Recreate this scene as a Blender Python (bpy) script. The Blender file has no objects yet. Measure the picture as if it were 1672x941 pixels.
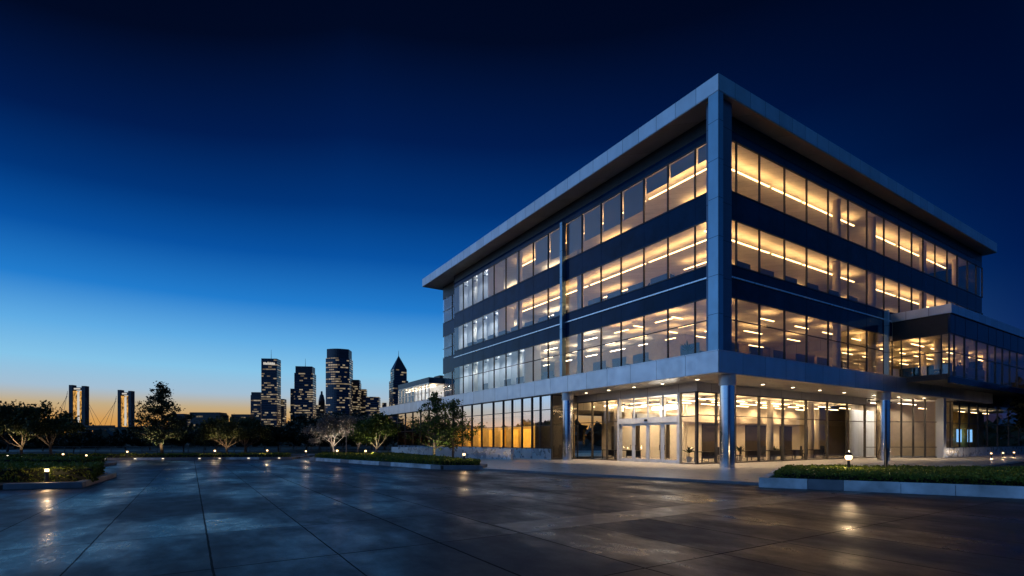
import bpy, bmesh, math, random
import numpy as np
from mathutils import Vector, Matrix

R = math.radians
scn = bpy.context.scene
COL = scn.collection

# ------------------------------------------------------------------ frame
CX, CY = 12.49, 30.77                 # front corner of the podium band
ROT = math.atan2(.5336, .8457)        # local x runs along the right facade, local y along the left one
CR, SR = math.cos(ROT), math.sin(ROT)
PZ = -0.10                            # level of the plaza; the apron is z = 0
def W(v, u, z=0.0):                   # building frame -> world
    return Vector((CX + v*CR - u*SR, CY + v*SR + u*CR, z))

# ------------------------------------------------------------------ materials
def new_mat(name):
    m = bpy.data.materials.new(name); m.use_nodes = True
    nt = m.node_tree; nt.nodes.clear()
    out = nt.nodes.new('ShaderNodeOutputMaterial')
    return m, nt, out
def N(nt, t, **kw):
    n = nt.nodes.new(t)
    for k, v in kw.items():
        if k.startswith('i_'):
            n.inputs[k[2:].replace('_', ' ')].default_value = v
        else: setattr(n, k, v)
    return n
def L(nt, a, b): nt.links.new(a, b)
def math_n(nt, op, a, b=None, c=None):
    n = nt.nodes.new('ShaderNodeMath'); n.operation = op
    for i, x in enumerate((a, b, c)):
        if x is None: continue
        if isinstance(x, (int, float)): n.inputs[i].default_value = x
        else: nt.links.new(x, n.inputs[i])
    return n.outputs[0]
def mixc(nt, fac, a, b, mode='MIX'):
    n = nt.nodes.new('ShaderNodeMix'); n.data_type = 'RGBA'; n.blend_type = mode
    for i, x in ((0, fac), (6, a), (7, b)):
        if isinstance(x, (int, float)): n.inputs[i].default_value = x
        elif isinstance(x, tuple): n.inputs[i].default_value = (*x[:3], 1)
        else: nt.links.new(x, n.inputs[i])
    return n.outputs[2]
def obj_coord(nt): return N(nt, 'ShaderNodeTexCoord').outputs['Object']
def noise(nt, vec, scale, detail=4, rough=.55, sx=(1, 1, 1)):
    mp = N(nt, 'ShaderNodeMapping'); mp.inputs['Scale'].default_value = sx
    L(nt, vec, mp.inputs['Vector'])
    n = N(nt, 'ShaderNodeTexNoise'); n.inputs['Scale'].default_value = scale
    n.inputs['Detail'].default_value = detail; n.inputs['Roughness'].default_value = rough
    L(nt, mp.outputs[0], n.inputs['Vector'])
    return n.outputs['Fac']
def maprange(nt, x, a, b, c, d, smooth=False):
    n = N(nt, 'ShaderNodeMapRange')
    if smooth: n.interpolation_type = 'SMOOTHSTEP'
    L(nt, x, n.inputs[0])
    for i, v in enumerate((a, b, c, d)): n.inputs[i+1].default_value = v
    return n.outputs[0]

def pbr(name, base, rough=.5, metal=0.0, var=.15, scale=2.0, bump=0.0, bscale=30, rvar=.06, spec=.5):
    m, nt, out = new_mat(name)
    p = N(nt, 'ShaderNodeBsdfPrincipled')
    oc = obj_coord(nt)
    n1 = noise(nt, oc, scale)
    lo = tuple(c*(1-var) for c in base); hi = tuple(min(1, c*(1+var)) for c in base)
    L(nt, mixc(nt, maprange(nt, n1, .3, .7, 0, 1), lo, hi), p.inputs['Base Color'])
    L(nt, maprange(nt, noise(nt, oc, scale*2.3), .3, .7, max(0, rough-rvar), rough+rvar), p.inputs['Roughness'])
    p.inputs['Metallic'].default_value = metal
    p.inputs['Specular IOR Level'].default_value = spec
    if bump:
        b = N(nt, 'ShaderNodeBump'); b.inputs['Strength'].default_value = bump; b.inputs['Distance'].default_value = .02
        L(nt, noise(nt, oc, bscale), b.inputs['Height']); L(nt, b.outputs[0], p.inputs['Normal'])
    L(nt, p.outputs[0], out.inputs[0])
    return m

def panel_mat(name, base, rough, metal, width, gap=.03, var=.10, hor=None):
    """sheet-metal cladding: joints every width metres along x+y, small panel to panel differences"""
    m, nt, out = new_mat(name)
    p = N(nt, 'ShaderNodeBsdfPrincipled')
    oc = obj_coord(nt)
    sp = N(nt, 'ShaderNodeSeparateXYZ'); L(nt, oc, sp.inputs[0])
    al = math_n(nt, 'DIVIDE', math_n(nt, 'ADD', sp.outputs[0], sp.outputs[1]), width)
    fr = math_n(nt, 'FRACT', al); cell = math_n(nt, 'FLOOR', al)
    wn = N(nt, 'ShaderNodeTexWhiteNoise', noise_dimensions='1D'); L(nt, cell, wn.inputs['W'])
    joint = math_n(nt, 'LESS_THAN', fr, gap/width)
    if hor:
        fz = math_n(nt, 'FRACT', math_n(nt, 'DIVIDE', sp.outputs[2], hor))
        joint = math_n(nt, 'MAXIMUM', joint, math_n(nt, 'LESS_THAN', fz, gap/hor))
    k = maprange(nt, wn.outputs[0], 0, 1, 1-var, 1+var)
    n1 = maprange(nt, noise(nt, oc, .9, 5, .6, (1, 1, .35)), .3, .7, .9, 1.08)
    kk = math_n(nt, 'MULTIPLY', k, n1)
    vm = N(nt, 'ShaderNodeVectorMath', operation='SCALE'); vm.inputs[0].default_value = base; L(nt, kk, vm.inputs['Scale'])
    L(nt, mixc(nt, joint, vm.outputs[0], tuple(c*.18 for c in base)), p.inputs['Base Color'])
    rr = maprange(nt, noise(nt, oc, 1.7, 4), .3, .7, rough-.05, rough+.07)
    L(nt, math_n(nt, 'ADD', rr, math_n(nt, 'MULTIPLY', wn.outputs[0], .05)), p.inputs['Roughness'])
    p.inputs['Metallic'].default_value = metal
    b = N(nt, 'ShaderNodeBump'); b.inputs['Strength'].default_value = .25; b.inputs['Distance'].default_value = .05
    L(nt, noise(nt, oc, .6, 2), b.inputs['Height']); L(nt, b.outputs[0], p.inputs['Normal'])
    L(nt, p.outputs[0], out.inputs[0])
    return m

def emit(name, col, s):
    m, nt, out = new_mat(name)
    e = N(nt, 'ShaderNodeEmission'); e.inputs[0].default_value = (*col, 1); e.inputs[1].default_value = s
    L(nt, e.outputs[0], out.inputs[0]); return m

def glass_mat(name, tint, ior, floor, rough=.012):
    m, nt, out = new_mat(name)
    tr = N(nt, 'ShaderNodeBsdfTransparent'); tr.inputs[0].default_value = (*tint, 1)
    gl = N(nt, 'ShaderNodeBsdfGlossy'); gl.inputs['Roughness'].default_value = rough
    gl.inputs['Color'].default_value = (.92, .96, 1, 1)
    oc = obj_coord(nt)
    b = N(nt, 'ShaderNodeBump'); b.inputs['Strength'].default_value = .05; b.inputs['Distance'].default_value = .1
    L(nt, noise(nt, oc, .35, 1), b.inputs['Height']); L(nt, b.outputs[0], gl.inputs['Normal'])
    fr = N(nt, 'ShaderNodeFresnel'); fr.inputs['IOR'].default_value = ior
    f = math_n(nt, 'MINIMUM', math_n(nt, 'ADD', fr.outputs[0], floor), 1.0)
    mx = N(nt, 'ShaderNodeMixShader'); L(nt, f, mx.inputs[0]); L(nt, tr.outputs[0], mx.inputs[1]); L(nt, gl.outputs[0], mx.inputs[2])
    L(nt, mx.outputs[0], out.inputs[0]); return m

def leaf_mat(name, c1, c2, trans=.25):
    m, nt, out = new_mat(name)
    g = N(nt, 'ShaderNodeNewGeometry')
    col = mixc(nt, g.outputs['Random Per Island'], c1, c2)
    d = N(nt, 'ShaderNodeBsdfPrincipled'); d.inputs['Roughness'].default_value = .55
    d.inputs['Specular IOR Level'].default_value = .25
    L(nt, col, d.inputs['Base Color'])
    t = N(nt, 'ShaderNodeBsdfTranslucent'); L(nt, col, t.inputs[0])
    mx = N(nt, 'ShaderNodeMixShader'); mx.inputs[0].default_value = trans
    L(nt, d.outputs[0], mx.inputs[1]); L(nt, t.outputs[0], mx.inputs[2]); L(nt, mx.outputs[0], out.inputs[0])
    return m

def plaza_mat():
    m, nt, out = new_mat('plaza_concrete')
    p = N(nt, 'ShaderNodeBsdfPrincipled')
    oc = obj_coord(nt)
    sp = N(nt, 'ShaderNodeSeparateXYZ'); L(nt, oc, sp.inputs[0])
    wob = math_n(nt, 'MULTIPLY', math_n(nt, 'SUBTRACT', noise(nt, oc, 1.5, 3), .5), .03)
    cx_ = math_n(nt, 'DIVIDE', math_n(nt, 'ADD', math_n(nt, 'ADD', sp.outputs[0], 26.74), wob), 1.72)
    cy_ = math_n(nt, 'DIVIDE', math_n(nt, 'ADD', math_n(nt, 'ADD', sp.outputs[1], 11.1), wob), 3.2)
    fx = math_n(nt, 'FRACT', cx_); fy = math_n(nt, 'FRACT', cy_)
    ix = math_n(nt, 'FLOOR', cx_); iy = math_n(nt, 'FLOOR', cy_)
    cv = N(nt, 'ShaderNodeCombineXYZ'); L(nt, ix, cv.inputs[0]); L(nt, iy, cv.inputs[1])
    wn = N(nt, 'ShaderNodeTexWhiteNoise', noise_dimensions='2D'); L(nt, cv.outputs[0], wn.inputs['Vector'])
    wr = N(nt, 'ShaderNodeTexWhiteNoise', noise_dimensions='1D'); L(nt, ix, wr.inputs['W'])
    # joint widths differ from row to row
    gx = maprange(nt, wr.outputs[0], 0, 1, .012, .024)
    j = math_n(nt, 'MAXIMUM', math_n(nt, 'LESS_THAN', fx, gx), math_n(nt, 'LESS_THAN', fy, .009))
    big = noise(nt, oc, .16, 6, .62, (1, .55, 1))
    mid = noise(nt, oc, .9, 6, .65)
    fine = noise(nt, oc, 22, 5, .7)
    a = mixc(nt, maprange(nt, mid, .3, .7, 0, 1), (.020, .022, .025), (.050, .051, .054))
    a = mixc(nt, maprange(nt, big, .38, .62, 0, .75), a, (.020, .023, .028))
    a = mixc(nt, maprange(nt, noise(nt, oc, 3.6, 6, .72), .42, .68, 0, .55), a, (.015, .016, .020))
    a = mixc(nt, maprange(nt, fine, .35, .75, 0, .35), a, (.085, .085, .085))
    k = maprange(nt, wn.outputs[0], 0, 1, .62, 1.38)
    vm = N(nt, 'ShaderNodeVectorMath', operation='SCALE'); L(nt, a, vm.inputs[0]); L(nt, k, vm.inputs['Scale'])
    L(nt, mixc(nt, j, vm.outputs[0], (.006, .006, .007)), p.inputs['Base Color'])
    # damp film: smooth where the water stands, rougher elsewhere
    wet = noise(nt, oc, .42, 5, .6, (1, .45, 1))
    r = maprange(nt, wet, .36, .64, .29, .55, True)
    r = math_n(nt, 'ADD', r, maprange(nt, noise(nt, oc, 1.7, 6, .7, (1, .6, 1)), .3, .7, -.10, .12))
    r = math_n(nt, 'ADD', r, math_n(nt, 'MULTIPLY', math_n(nt, 'SUBTRACT', wn.outputs[0], .5), .12))
    r = math_n(nt, 'ADD', r, math_n(nt, 'MULTIPLY', j, .4))
    r = math_n(nt, 'ADD', r, maprange(nt, fine, .3, .7, -.04, .06))
    L(nt, r, p.inputs['Roughness'])
    p.inputs['Specular IOR Level'].default_value = .30
    b = N(nt, 'ShaderNodeBump'); b.inputs['Strength'].default_value = .55; b.inputs['Distance'].default_value = .012
    h = math_n(nt, 'ADD', math_n(nt, 'MULTIPLY', fine, .25), math_n(nt, 'MULTIPLY', mid, .8))
    h = math_n(nt, 'SUBTRACT', h, math_n(nt, 'MULTIPLY', j, 1.0))
    L(nt, h, b.inputs['Height']); L(nt, b.outputs[0], p.inputs['Normal'])
    L(nt, p.outputs[0], out.inputs[0])
    return m

def tower_mat(name, base, cw, ch, lit, warm=(1, .72, .36), strength=.33, seed=0.0, dark_above=None):
    """glass office facade: a grid of windows, some rows lit, some single rooms lit"""
    m, nt, out = new_mat(name)
    p = N(nt, 'ShaderNodeBsdfPrincipled')
    oc = obj_coord(nt)
    sp = N(nt, 'ShaderNodeSeparateXYZ'); L(nt, oc, sp.inputs[0])
    al = math_n(nt, 'ADD', math_n(nt, 'DIVIDE', math_n(nt, 'ADD', sp.outputs[0], sp.outputs[1]), cw), seed+100)
    zz = math_n(nt, 'DIVIDE', sp.outputs[2], ch)
    fa, fz = math_n(nt, 'FRACT', al), math_n(nt, 'FRACT', zz)
    iz = math_n(nt, 'FLOOR', zz); ia = math_n(nt, 'FLOOR', math_n(nt, 'ADD', math_n(nt, 'MULTIPLY', al, .42), math_n(nt, 'MULTIPLY', math_n(nt, 'SINE', math_n(nt, 'MULTIPLY', iz, 12.9)), 37.3)))
    cv = N(nt, 'ShaderNodeCombineXYZ'); L(nt, ia, cv.inputs[0]); L(nt, iz, cv.inputs[1]); cv.inputs[2].default_value = seed
    wn = N(nt, 'ShaderNodeTexWhiteNoise', noise_dimensions='3D'); L(nt, cv.outputs[0], wn.inputs['Vector'])
    wz = N(nt, 'ShaderNodeTexWhiteNoise', noise_dimensions='2D')
    cz = N(nt, 'ShaderNodeCombineXYZ'); L(nt, iz, cz.inputs[0]); cz.inputs[1].default_value = seed
    L(nt, cz.outputs[0], wz.inputs['Vector'])
    nz = N(nt, 'ShaderNodeTexNoise'); nz.inputs['Scale'].default_value = .35; nz.inputs['Detail'].default_value = 1
    L(nt, cv.outputs[0], nz.inputs['Vector'])
    thr = math_n(nt, 'ADD', math_n(nt, 'MULTIPLY', math_n(nt, 'POWER', wz.outputs[0], 2.6), lit*.85), math_n(nt, 'MULTIPLY', nz.outputs['Fac'], lit*.45))
    on = math_n(nt, 'LESS_THAN', wn.outputs[0], thr)
    ins = math_n(nt, 'MULTIPLY', math_n(nt, 'GREATER_THAN', fa, .18), math_n(nt, 'MULTIPLY', math_n(nt, 'GREATER_THAN', fz, .34), math_n(nt, 'LESS_THAN', fz, .84)))
    g = N(nt, 'ShaderNodeNewGeometry'); sn = N(nt, 'ShaderNodeSeparateXYZ'); L(nt, g.outputs['Normal'], sn.inputs[0])
    side = math_n(nt, 'LESS_THAN', math_n(nt, 'ABSOLUTE', sn.outputs[2]), .5)
    f = math_n(nt, 'MULTIPLY', math_n(nt, 'MULTIPLY', on, ins), side)
    if dark_above is not None: f = math_n(nt, 'MULTIPLY', f, math_n(nt, 'LESS_THAN', sp.outputs[2], dark_above))
    wc = N(nt, 'ShaderNodeTexWhiteNoise', noise_dimensions='3D')
    vv = N(nt, 'ShaderNodeVectorMath', operation='ADD'); vv.inputs[1].default_value = (7.3, 3.1, 2.2); L(nt, cv.outputs[0], vv.inputs[0])
    L(nt, vv.outputs[0], wc.inputs['Vector'])
    L(nt, mixc(nt, wc.outputs[0], warm, (1, .80, .52)), p.inputs['Emission Color'])
    L(nt, math_n(nt, 'MULTIPLY', f, math_n(nt, 'MULTIPLY', maprange(nt, wc.outputs[0], 0, 1, .35, 1.3), strength)), p.inputs['Emission Strength'])
    band = math_n(nt, 'MULTIPLY', math_n(nt, 'GREATER_THAN', fz, .3), side)
    L(nt, mixc(nt, band, base, tuple(c*.45 for c in base)), p.inputs['Base Color'])
    L(nt, maprange(nt, band, 0, 1, .6, .22), p.inputs['Roughness'])
    L(nt, p.outputs[0], out.inputs[0])
    return m

M = {}
M['metal_panel'] = panel_mat('metal_panel', (.50, .53, .57), .36, .85, 2.43)
M['roof_panel'] = panel_mat('roof_panel', (.50, .53, .57), .36, .85, 1.62)
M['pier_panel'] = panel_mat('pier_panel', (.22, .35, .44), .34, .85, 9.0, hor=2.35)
M['pier_shaded'] = panel_mat('pier_shaded', (.10, .13, .18), .3, .6, 9.0, hor=2.35)
M['soffit'] = panel_mat('soffit', (.42, .42, .43), .48, .15, 4.2)
M['canopy_soffit'] = panel_mat('canopy_soffit', (.50, .48, .46), .33, .35, 3.0)
M['spandrel'] = pbr('spandrel_glass', (.003, .026, .070), .10, 0, .3, .5, 0, 30, .03, .10)
M['dark_band'] = pbr('dark_cladding', (.018, .017, .018), .45, .2)
M['mullion'] = pbr('dark_aluminium', (.045, .048, .055), .35, .7)
M['bright_mullion'] = pbr('aluminium', (.50, .50, .50), .32, .85)
M['stripe'] = pbr('pale_trim', (.75, .77, .8), .3, .6)
M['steel'] = pbr('brushed_steel', (.60, .61, .63), .13, 1.0, .08, 1.2, 0, 30, .04)
M['door_frame'] = pbr('door_aluminium', (.62, .62, .62), .45, .6)
M['glass'] = glass_mat('clear_glass', (.97, .97, .96), 1.75, .0)
M['dark_glass'] = glass_mat('tinted_glass', (.90, .91, .88), 2.0, .02)
M['solar_glass'] = glass_mat('solar_glass', (.62, .62, .58), 2.0, .42)
M['plaster'] = pbr('warm_plaster', (.70, .62, .50), .7, 0, .06)
M['core'] = pbr('core_plaster', (.36, .28, .19), .7, 0, .1)
M['ceiling'] = panel_mat('ceiling_tile', (.66, .62, .55), .8, 0, 1.2, .02, .04)
M['wood'] = pbr('wood_panel', (.62, .38, .08), .5, 0, .25, 1.4)
M['wing_wood'] = pbr('wing_wood', (.26, .17, .06), .5, 0, .3, 1.1)
M['dark_wood'] = pbr('dark_wood', (.035, .026, .02), .4, 0, .2, 2)
M['lobby_floor'] = pbr('lobby_stone', (.45, .40, .33), .22, 0, .12, 1.0)
M['carpet'] = pbr('carpet', (.12, .12, .13), .9)
M['apron'] = panel_mat('apron_stone', (.36, .33, .30), .30, 0, 1.3, .018, .10)
M['kerb_light'] = pbr('kerb_concrete', (.52, .54, .56), .55, 0, .5, .9, .3, 40)
M['kerb_dark'] = pbr('kerb_stained', (.15, .16, .18), .5, 0, .25, 1.5, .3, 40)
M['kerb_tan'] = pbr('kerb_tan', (.30, .26, .22), .6, 0, .2, 1.5, .3, 40)
M['granite'] = pbr('polished_granite', (.50, .53, .57), .30, .6, .25, .5, 0, 3, .14)
M['soil'] = pbr('soil', (.03, .024, .018), .9)
M['ground'] = pbr('ground', (.022, .026, .016), .9, 0, .4, .05)
M['asphalt'] = pbr('asphalt', (.045, .046, .05), .5, 0, .2, .2)
M['plaza'] = plaza_mat()
M['strip'] = pbr('strip_paving', (.062, .060, .058), .34, 0, .25, .8, .25, 25, .1)
M['black_metal'] = pbr('black_metal', (.02, .02, .022), .4, .6)
M['bronze'] = pbr('bronze_metal', (.09, .08, .07), .4, .7)
M['fabric'] = pbr('dark_fabric', (.03, .032, .04), .8)
M['grey_panel'] = pbr('grey_screen', (.16, .17, .20), .7)
M['white_pot'] = pbr('pot', (.5, .48, .45), .5)
M['shade'] = None
M['bark'] = pbr('bark', (.10, .075, .055), .85, 0, .3, 6, .5, 30)
M['pale_bark'] = pbr('pale_bark', (.22, .19, .16), .8, 0, .25, 6, .4, 30)
M['leaf'] = leaf_mat('leaf', (.030, .042, .016), (.07, .085, .028))
M['leaf_bright'] = leaf_mat('leaf_bright', (.035, .065, .013), (.085, .13, .025))
M['leaf_pine'] = leaf_mat('leaf_pine', (.022, .038, .02), (.055, .075, .035), .12)
M['leaf_grey'] = leaf_mat('leaf_grey', (.13, .12, .105), (.24, .22, .19), .2)
M['leaf_dark'] = leaf_mat('leaf_dark', (.012, .018, .010), (.03, .04, .02), .1)
M['hedge'] = leaf_mat('hedge_leaf', (.07, .095, .012), (.16, .20, .026), .25)
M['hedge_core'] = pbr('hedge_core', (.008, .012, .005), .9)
M['strip_light'] = emit('warm_strip', (1, .60, .24), 7.0)
M['strip_lobby'] = emit('lobby_strip', (1, .66, .32), 12.0)
M['strip_cool'] = emit('neutral_strip', (1, .78, .52), 9.0)
M['downlight'] = emit('downlight', (1, .78, .5), 10)
M['bollard_lens'] = emit('bollard_lens', (1, .64, .30), 6.5)
nt_ = M['bollard_lens'].node_tree; e_ = [n for n in nt_.nodes if n.type == 'EMISSION'][0]; o_ = [n for n in nt_.nodes if n.type == 'OUTPUT_MATERIAL'][0]
t_ = N(nt_, 'ShaderNodeBsdfTransparent'); x_ = N(nt_, 'ShaderNodeMixShader'); x_.inputs[0].default_value = .6
L(nt_, t_.outputs[0], x_.inputs[1]); L(nt_, e_.outputs[0], x_.inputs[2]); L(nt_, x_.outputs[0], o_.inputs[0])
M['kerb_lens'] = emit('kerb_lens', (1, .85, .62), 1.6)
def gold_glow_mat():  # floodlight on the bridge towers painted as patchy gold emission
    m, nt, out = new_mat('tower_gold_glow')
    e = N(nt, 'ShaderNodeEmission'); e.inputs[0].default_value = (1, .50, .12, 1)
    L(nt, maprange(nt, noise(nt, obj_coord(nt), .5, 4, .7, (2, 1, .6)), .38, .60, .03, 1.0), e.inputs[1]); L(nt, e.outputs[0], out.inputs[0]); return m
M['gold'] = gold_glow_mat()
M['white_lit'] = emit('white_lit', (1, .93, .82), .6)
M['screen'] = emit('blue_screen', (.25, .55, 1), 1.6)
M['tower_body'] = pbr('tower_body', (.03, .033, .045), .4)
M['bridge'] = pbr('bridge_concrete', (.07, .06, .05), .7)
def shade_mat():
    m, nt, out = new_mat('roller_shade')
    d = N(nt, 'ShaderNodeBsdfDiffuse'); d.inputs[0].default_value = (.52, .53, .58, 1)
    t = N(nt, 'ShaderNodeBsdfTranslucent'); t.inputs[0].default_value = (.34, .32, .32, 1)
    mx = N(nt, 'ShaderNodeMixShader'); mx.inputs[0].default_value = .5
    L(nt, d.outputs[0], mx.inputs[1]); L(nt, t.outputs[0], mx.inputs[2]); L(nt, mx.outputs[0], out.inputs[0]); return m
M['shade'] = shade_mat()

# ------------------------------------------------------------------ mesh helpers
class MB:
    def __init__(s): s.v, s.f = [], []
    def box(s, x0, x1, y0, y1, z0, z1):
        b = len(s.v)
        s.v += [(x0,y0,z0),(x1,y0,z0),(x1,y1,z0),(x0,y1,z0),(x0,y0,z1),(x1,y0,z1),(x1,y1,z1),(x0,y1,z1)]
        s.f += [tuple(b+i for i in q) for q in ((0,3,2,1),(4,5,6,7),(0,1,5,4),(1,2,6,5),(2,3,7,6),(3,0,4,7))]
        return s
    def prism(s, pts, z0, z1):
        b = len(s.v); n = len(pts)
        zt = z1 if isinstance(z1, (list, tuple)) else [z1]*n
        s.v += [(p[0], p[1], z0) for p in pts] + [(p[0], p[1], zt[i]) for i, p in enumerate(pts)]
        s.f.append(tuple(b+i for i in reversed(range(n)))); s.f.append(tuple(b+n+i for i in range(n)))
        for i in range(n):
            j = (i+1) % n; s.f.append((b+i, b+j, b+n+j, b+n+i))
        return s
    def quad(s, *p):
        b = len(s.v); s.v += [tuple(q) for q in p]; s.f.append(tuple(range(b, b+len(p)))); return s
    def lathe(s, prof, n=20, c=(0, 0)):
        b = len(s.v)
        for r, z in prof:
            for i in range(n):
                a = 2*math.pi*i/n; s.v.append((c[0]+r*math.cos(a), c[1]+r*math.sin(a), z))
        for k in range(len(prof)-1):
            for i in range(n):
                j = (i+1) % n; s.f.append((b+k*n+i, b+k*n+j, b+(k+1)*n+j, b+(k+1)*n+i))
        s.f.append(tuple(b+i for i in reversed(range(n)))); s.f.append(tuple(b+(len(prof)-1)*n+i for i in range(n)))
        return s
    def tube(s, pts, rad, n=6):
        b = len(s.v); pts = [Vector(p) for p in pts]
        for k, p in enumerate(pts):
            d = (pts[min(k+1, len(pts)-1)] - pts[max(k-1, 0)])
            d = d.normalized() if d.length > 1e-6 else Vector((0, 0, 1))
            a = d.orthogonal().normalized(); c = d.cross(a)
            r = rad[k] if isinstance(rad, (list, tuple)) else rad
            for i in range(n):
                t = 2*math.pi*i/n; q = p + a*(r*math.cos(t)) + c*(r*math.sin(t)); s.v.append(tuple(q))
        for k in range(len(pts)-1):
            for i in range(n):
                j = (i+1) % n; s.f.append((b+k*n+i, b+k*n+j, b+(k+1)*n+j, b+(k+1)*n+i))
        s.f.append(tuple(b+i for i in reversed(range(n)))); s.f.append(tuple(b+(len(pts)-1)*n+i for i in range(n)))
        return s
    def data(s, name, mat, smooth=False):
        me = bpy.data.meshes.new(name); me.from_pydata(s.v, [], s.f); me.materials.append(mat)
        if smooth: me.shade_smooth()
        me.update(); return me
    def build(s, name, mat, parent=None, smooth=False, bevel=0):
        o = bpy.data.objects.new(name, s.data(name, mat, smooth)); COL.objects.link(o)
        if parent: o.parent = parent
        if bevel:
            bv = o.modifiers.new('bevel', 'BEVEL'); bv.width = bevel; bv.segments = 2; bv.limit_method = 'ANGLE'
        return o
def smooth_by_angle(o, ang=40):
    me = o.data
    me.shade_smooth()
    try: me.set_sharp_from_angle(angle=R(ang))
    except Exception: pass
    return o
def tag(o, label=None, cat=None, group=None, kind=None):
    if label: o['label'] = label
    if cat: o['category'] = cat
    if group: o['group'] = group
    if kind: o['kind'] = kind
    return o
def thing(name, loc, rz=0.0, label=None, cat=None, group=None):
    o = bpy.data.objects.new(name, None); COL.objects.link(o)
    o.location = loc; o.rotation_euler = (0, 0, rz); o.empty_display_size = .3
    return tag(o, label, cat, group)
def copy_tree(o, parent=None):
    c = o.copy(); COL.objects.link(c)
    if parent: c.parent = parent
    for ch in list(o.children): copy_tree(ch, c)
    return c
ORD = ['first','second','third','fourth','fifth','sixth','seventh','eighth','ninth','tenth','eleventh','twelfth','thirteenth','fourteenth','fifteenth','sixteenth','seventeenth','eighteenth']

# ------------------------------------------------------------------ ground
def sheet(name, pts, z, mat, loc=(0, 0, 0), rz=0):
    o = MB().quad(*[(p[0], p[1], 0) for p in pts]).build(name, mat)
    o.location = (loc[0], loc[1], z); o.rotation_euler = (0, 0, rz); return tag(o, kind='structure')
g = sheet('ground', [(-4000, -4000), (4000, -4000), (4000, 4000), (-4000, 4000)], PZ-.012, M['ground'])
road = sheet('road', [(-200, 84), (90, 84), (90, 93), (-200, 93)], PZ-.008, M['asphalt'])
pl = sheet('plaza', [(-62, -36), (28, -36), (28, 10), (40, 45), (10, 47), (-62, 62)], PZ, M['plaza'], (CX, CY), ROT)
st = sheet('paving_strip', [(-21.5, -11.1), (-4.5, -11.1), (-3.2, -9.95), (-21.5, -9.95)], PZ+.004, M['strip'], (CX, CY), ROT)
ap = MB().prism([(-11.9, 7.9), (-7.5, -7.26), (4, -8.6), (34, -6.0), (62, -6.0), (62, 8), (8, 40), (8, 66), (-2.0, 66), (-4.5, 30), (-9.5, 14)], PZ+.004, 0).build('pavement', M['apron'])
ap.location = (CX, CY, 0); ap.rotation_euler = (0, 0, ROT); tag(ap, kind='structure')
kb = MB()
edge = [(-11.9, 7.9), (-7.5, -7.26)]
dx, dy = edge[1][0]-edge[0][0], edge[1][1]-edge[0][1]; ln = math.hypot(dx, dy); nx, ny = dy/ln*.18, -dx/ln*.18
kb.prism([edge[0], (edge[0][0]+nx, edge[0][1]+ny), (edge[1][0]+nx, edge[1][1]+ny), edge[1]], PZ+.004, .003)
k_ = kb.build('kerb', M['kerb_dark']); k_.location = (CX, CY, 0); k_.rotation_euler = (0, 0, ROT); tag(k_, kind='structure')

def lamp(kind, loc, energy, col, parent=None, size=.1, spot=None, target=None, blend=.6):
    ld = bpy.data.lights.new('lamp', kind); ld.energy = energy; ld.color = col
    if kind == 'SPOT': ld.spot_size = R(spot); ld.spot_blend = blend; ld.shadow_soft_size = size
    elif kind == 'POINT': ld.shadow_soft_size = size
    o = bpy.data.objects.new('lamp', ld); COL.objects.link(o); o.location = loc
    if parent: o.parent = parent
    if target is not None: o.rotation_euler = (Vector(target)-Vector(loc)).to_track_quat('-Z', 'Y').to_euler()
    return o

# ------------------------------------------------------------------ main office building
B = thing('office_building', (CX, CY, 0), ROT, 'four-storey glass office building with deep flat roof and lit floors, in front on the right', 'building')
UL = [1.2, 3.02, 5.32, 7.59, 9.97, 12.29, 14.71, 17.18, 19.65, 22.14, 24.76, 27.3, 29.83, 32.37, 34.95, 37.43, 39.99]
VR = [1.75, 3.37, 5.96, 9.03, 11.99, 15.12, 18.29, 21.49, 24.68, 27.71, 30.4, 32.98, 35.89, 38.98, 41.71, 44.66, 47.3, 49.2]
GX, GY = 1.7, 1.1
ROOF0, ROOF1 = 22.88, 23.93
MB().box(0, 49.94, 0, 46.6, ROOF0+.05, ROOF1).build('roof', M['roof_panel'], B)
MB().box(.02, 49.92, .02, 46.58, ROOF0, ROOF0+.047).build('roof_soffit', M['soffit'], B)
# podium band, continuous to the left over the low wing
MB().box(0, .12, .12, 65.4, 5.86, 7.15).box(0, 40, 0, .12, 5.86, 7.15).box(39.88, 40, .12, 4, 5.86, 7.15).box(.12, 4, 65.28, 65.4, 5.86, 7.15).build('podium_band', M['metal_panel'], B)
MB().box(-.03, .25, .25, 65.4, 7.15, 7.21).box(-.03, 40, -.03, .25, 7.15, 7.21).build('band_coping', M['metal_panel'], B)
MB().box(.02, 40, .02, 12.0, 5.83, 5.857).box(.02, 9.5, 12.0, 65.3, 5.83, 5.857).build('canopy_soffit', M['canopy_soffit'], B)
MB().box(.12, 49.0, .12, 46, 5.86, 7.13).build('podium_slab', M['ceiling'], B)
for z0, z1 in ((11.75, 12.45), (16.85, 17.25), (22.0, 22.6)):
    MB().box(GX+.16, 49.0, GY+.16, 39.85, z0, z1).build('floor_slab', M['ceiling'], B)
    MB().box(2.7, 20, 39.86, 45.2, z0, z1).build('floor_slab', M['ceiling'], B)
MB().box(12.5, 42, 12.5, 33, 7.15, 21.99).build('core_wall', M['core'], B)
# piers
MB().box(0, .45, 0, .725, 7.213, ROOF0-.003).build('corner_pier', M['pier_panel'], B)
MB().box(.452, 1.76, .32, 1.2, 7.213, ROOF0-.003).build('inner_pier', M['pier_shaded'], B)  # shade on the pier's inner return put into a darker metal
MB().box(1.28, 1.72, 17.0, 17.32, 7.213, 21.4).build('facade_fin', M['pier_panel'], B)
MB().box(24.58, 24.78, .70, 1.04, 7.213, 13.1).build('facade_fin', M['pier_panel'], B)
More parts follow.
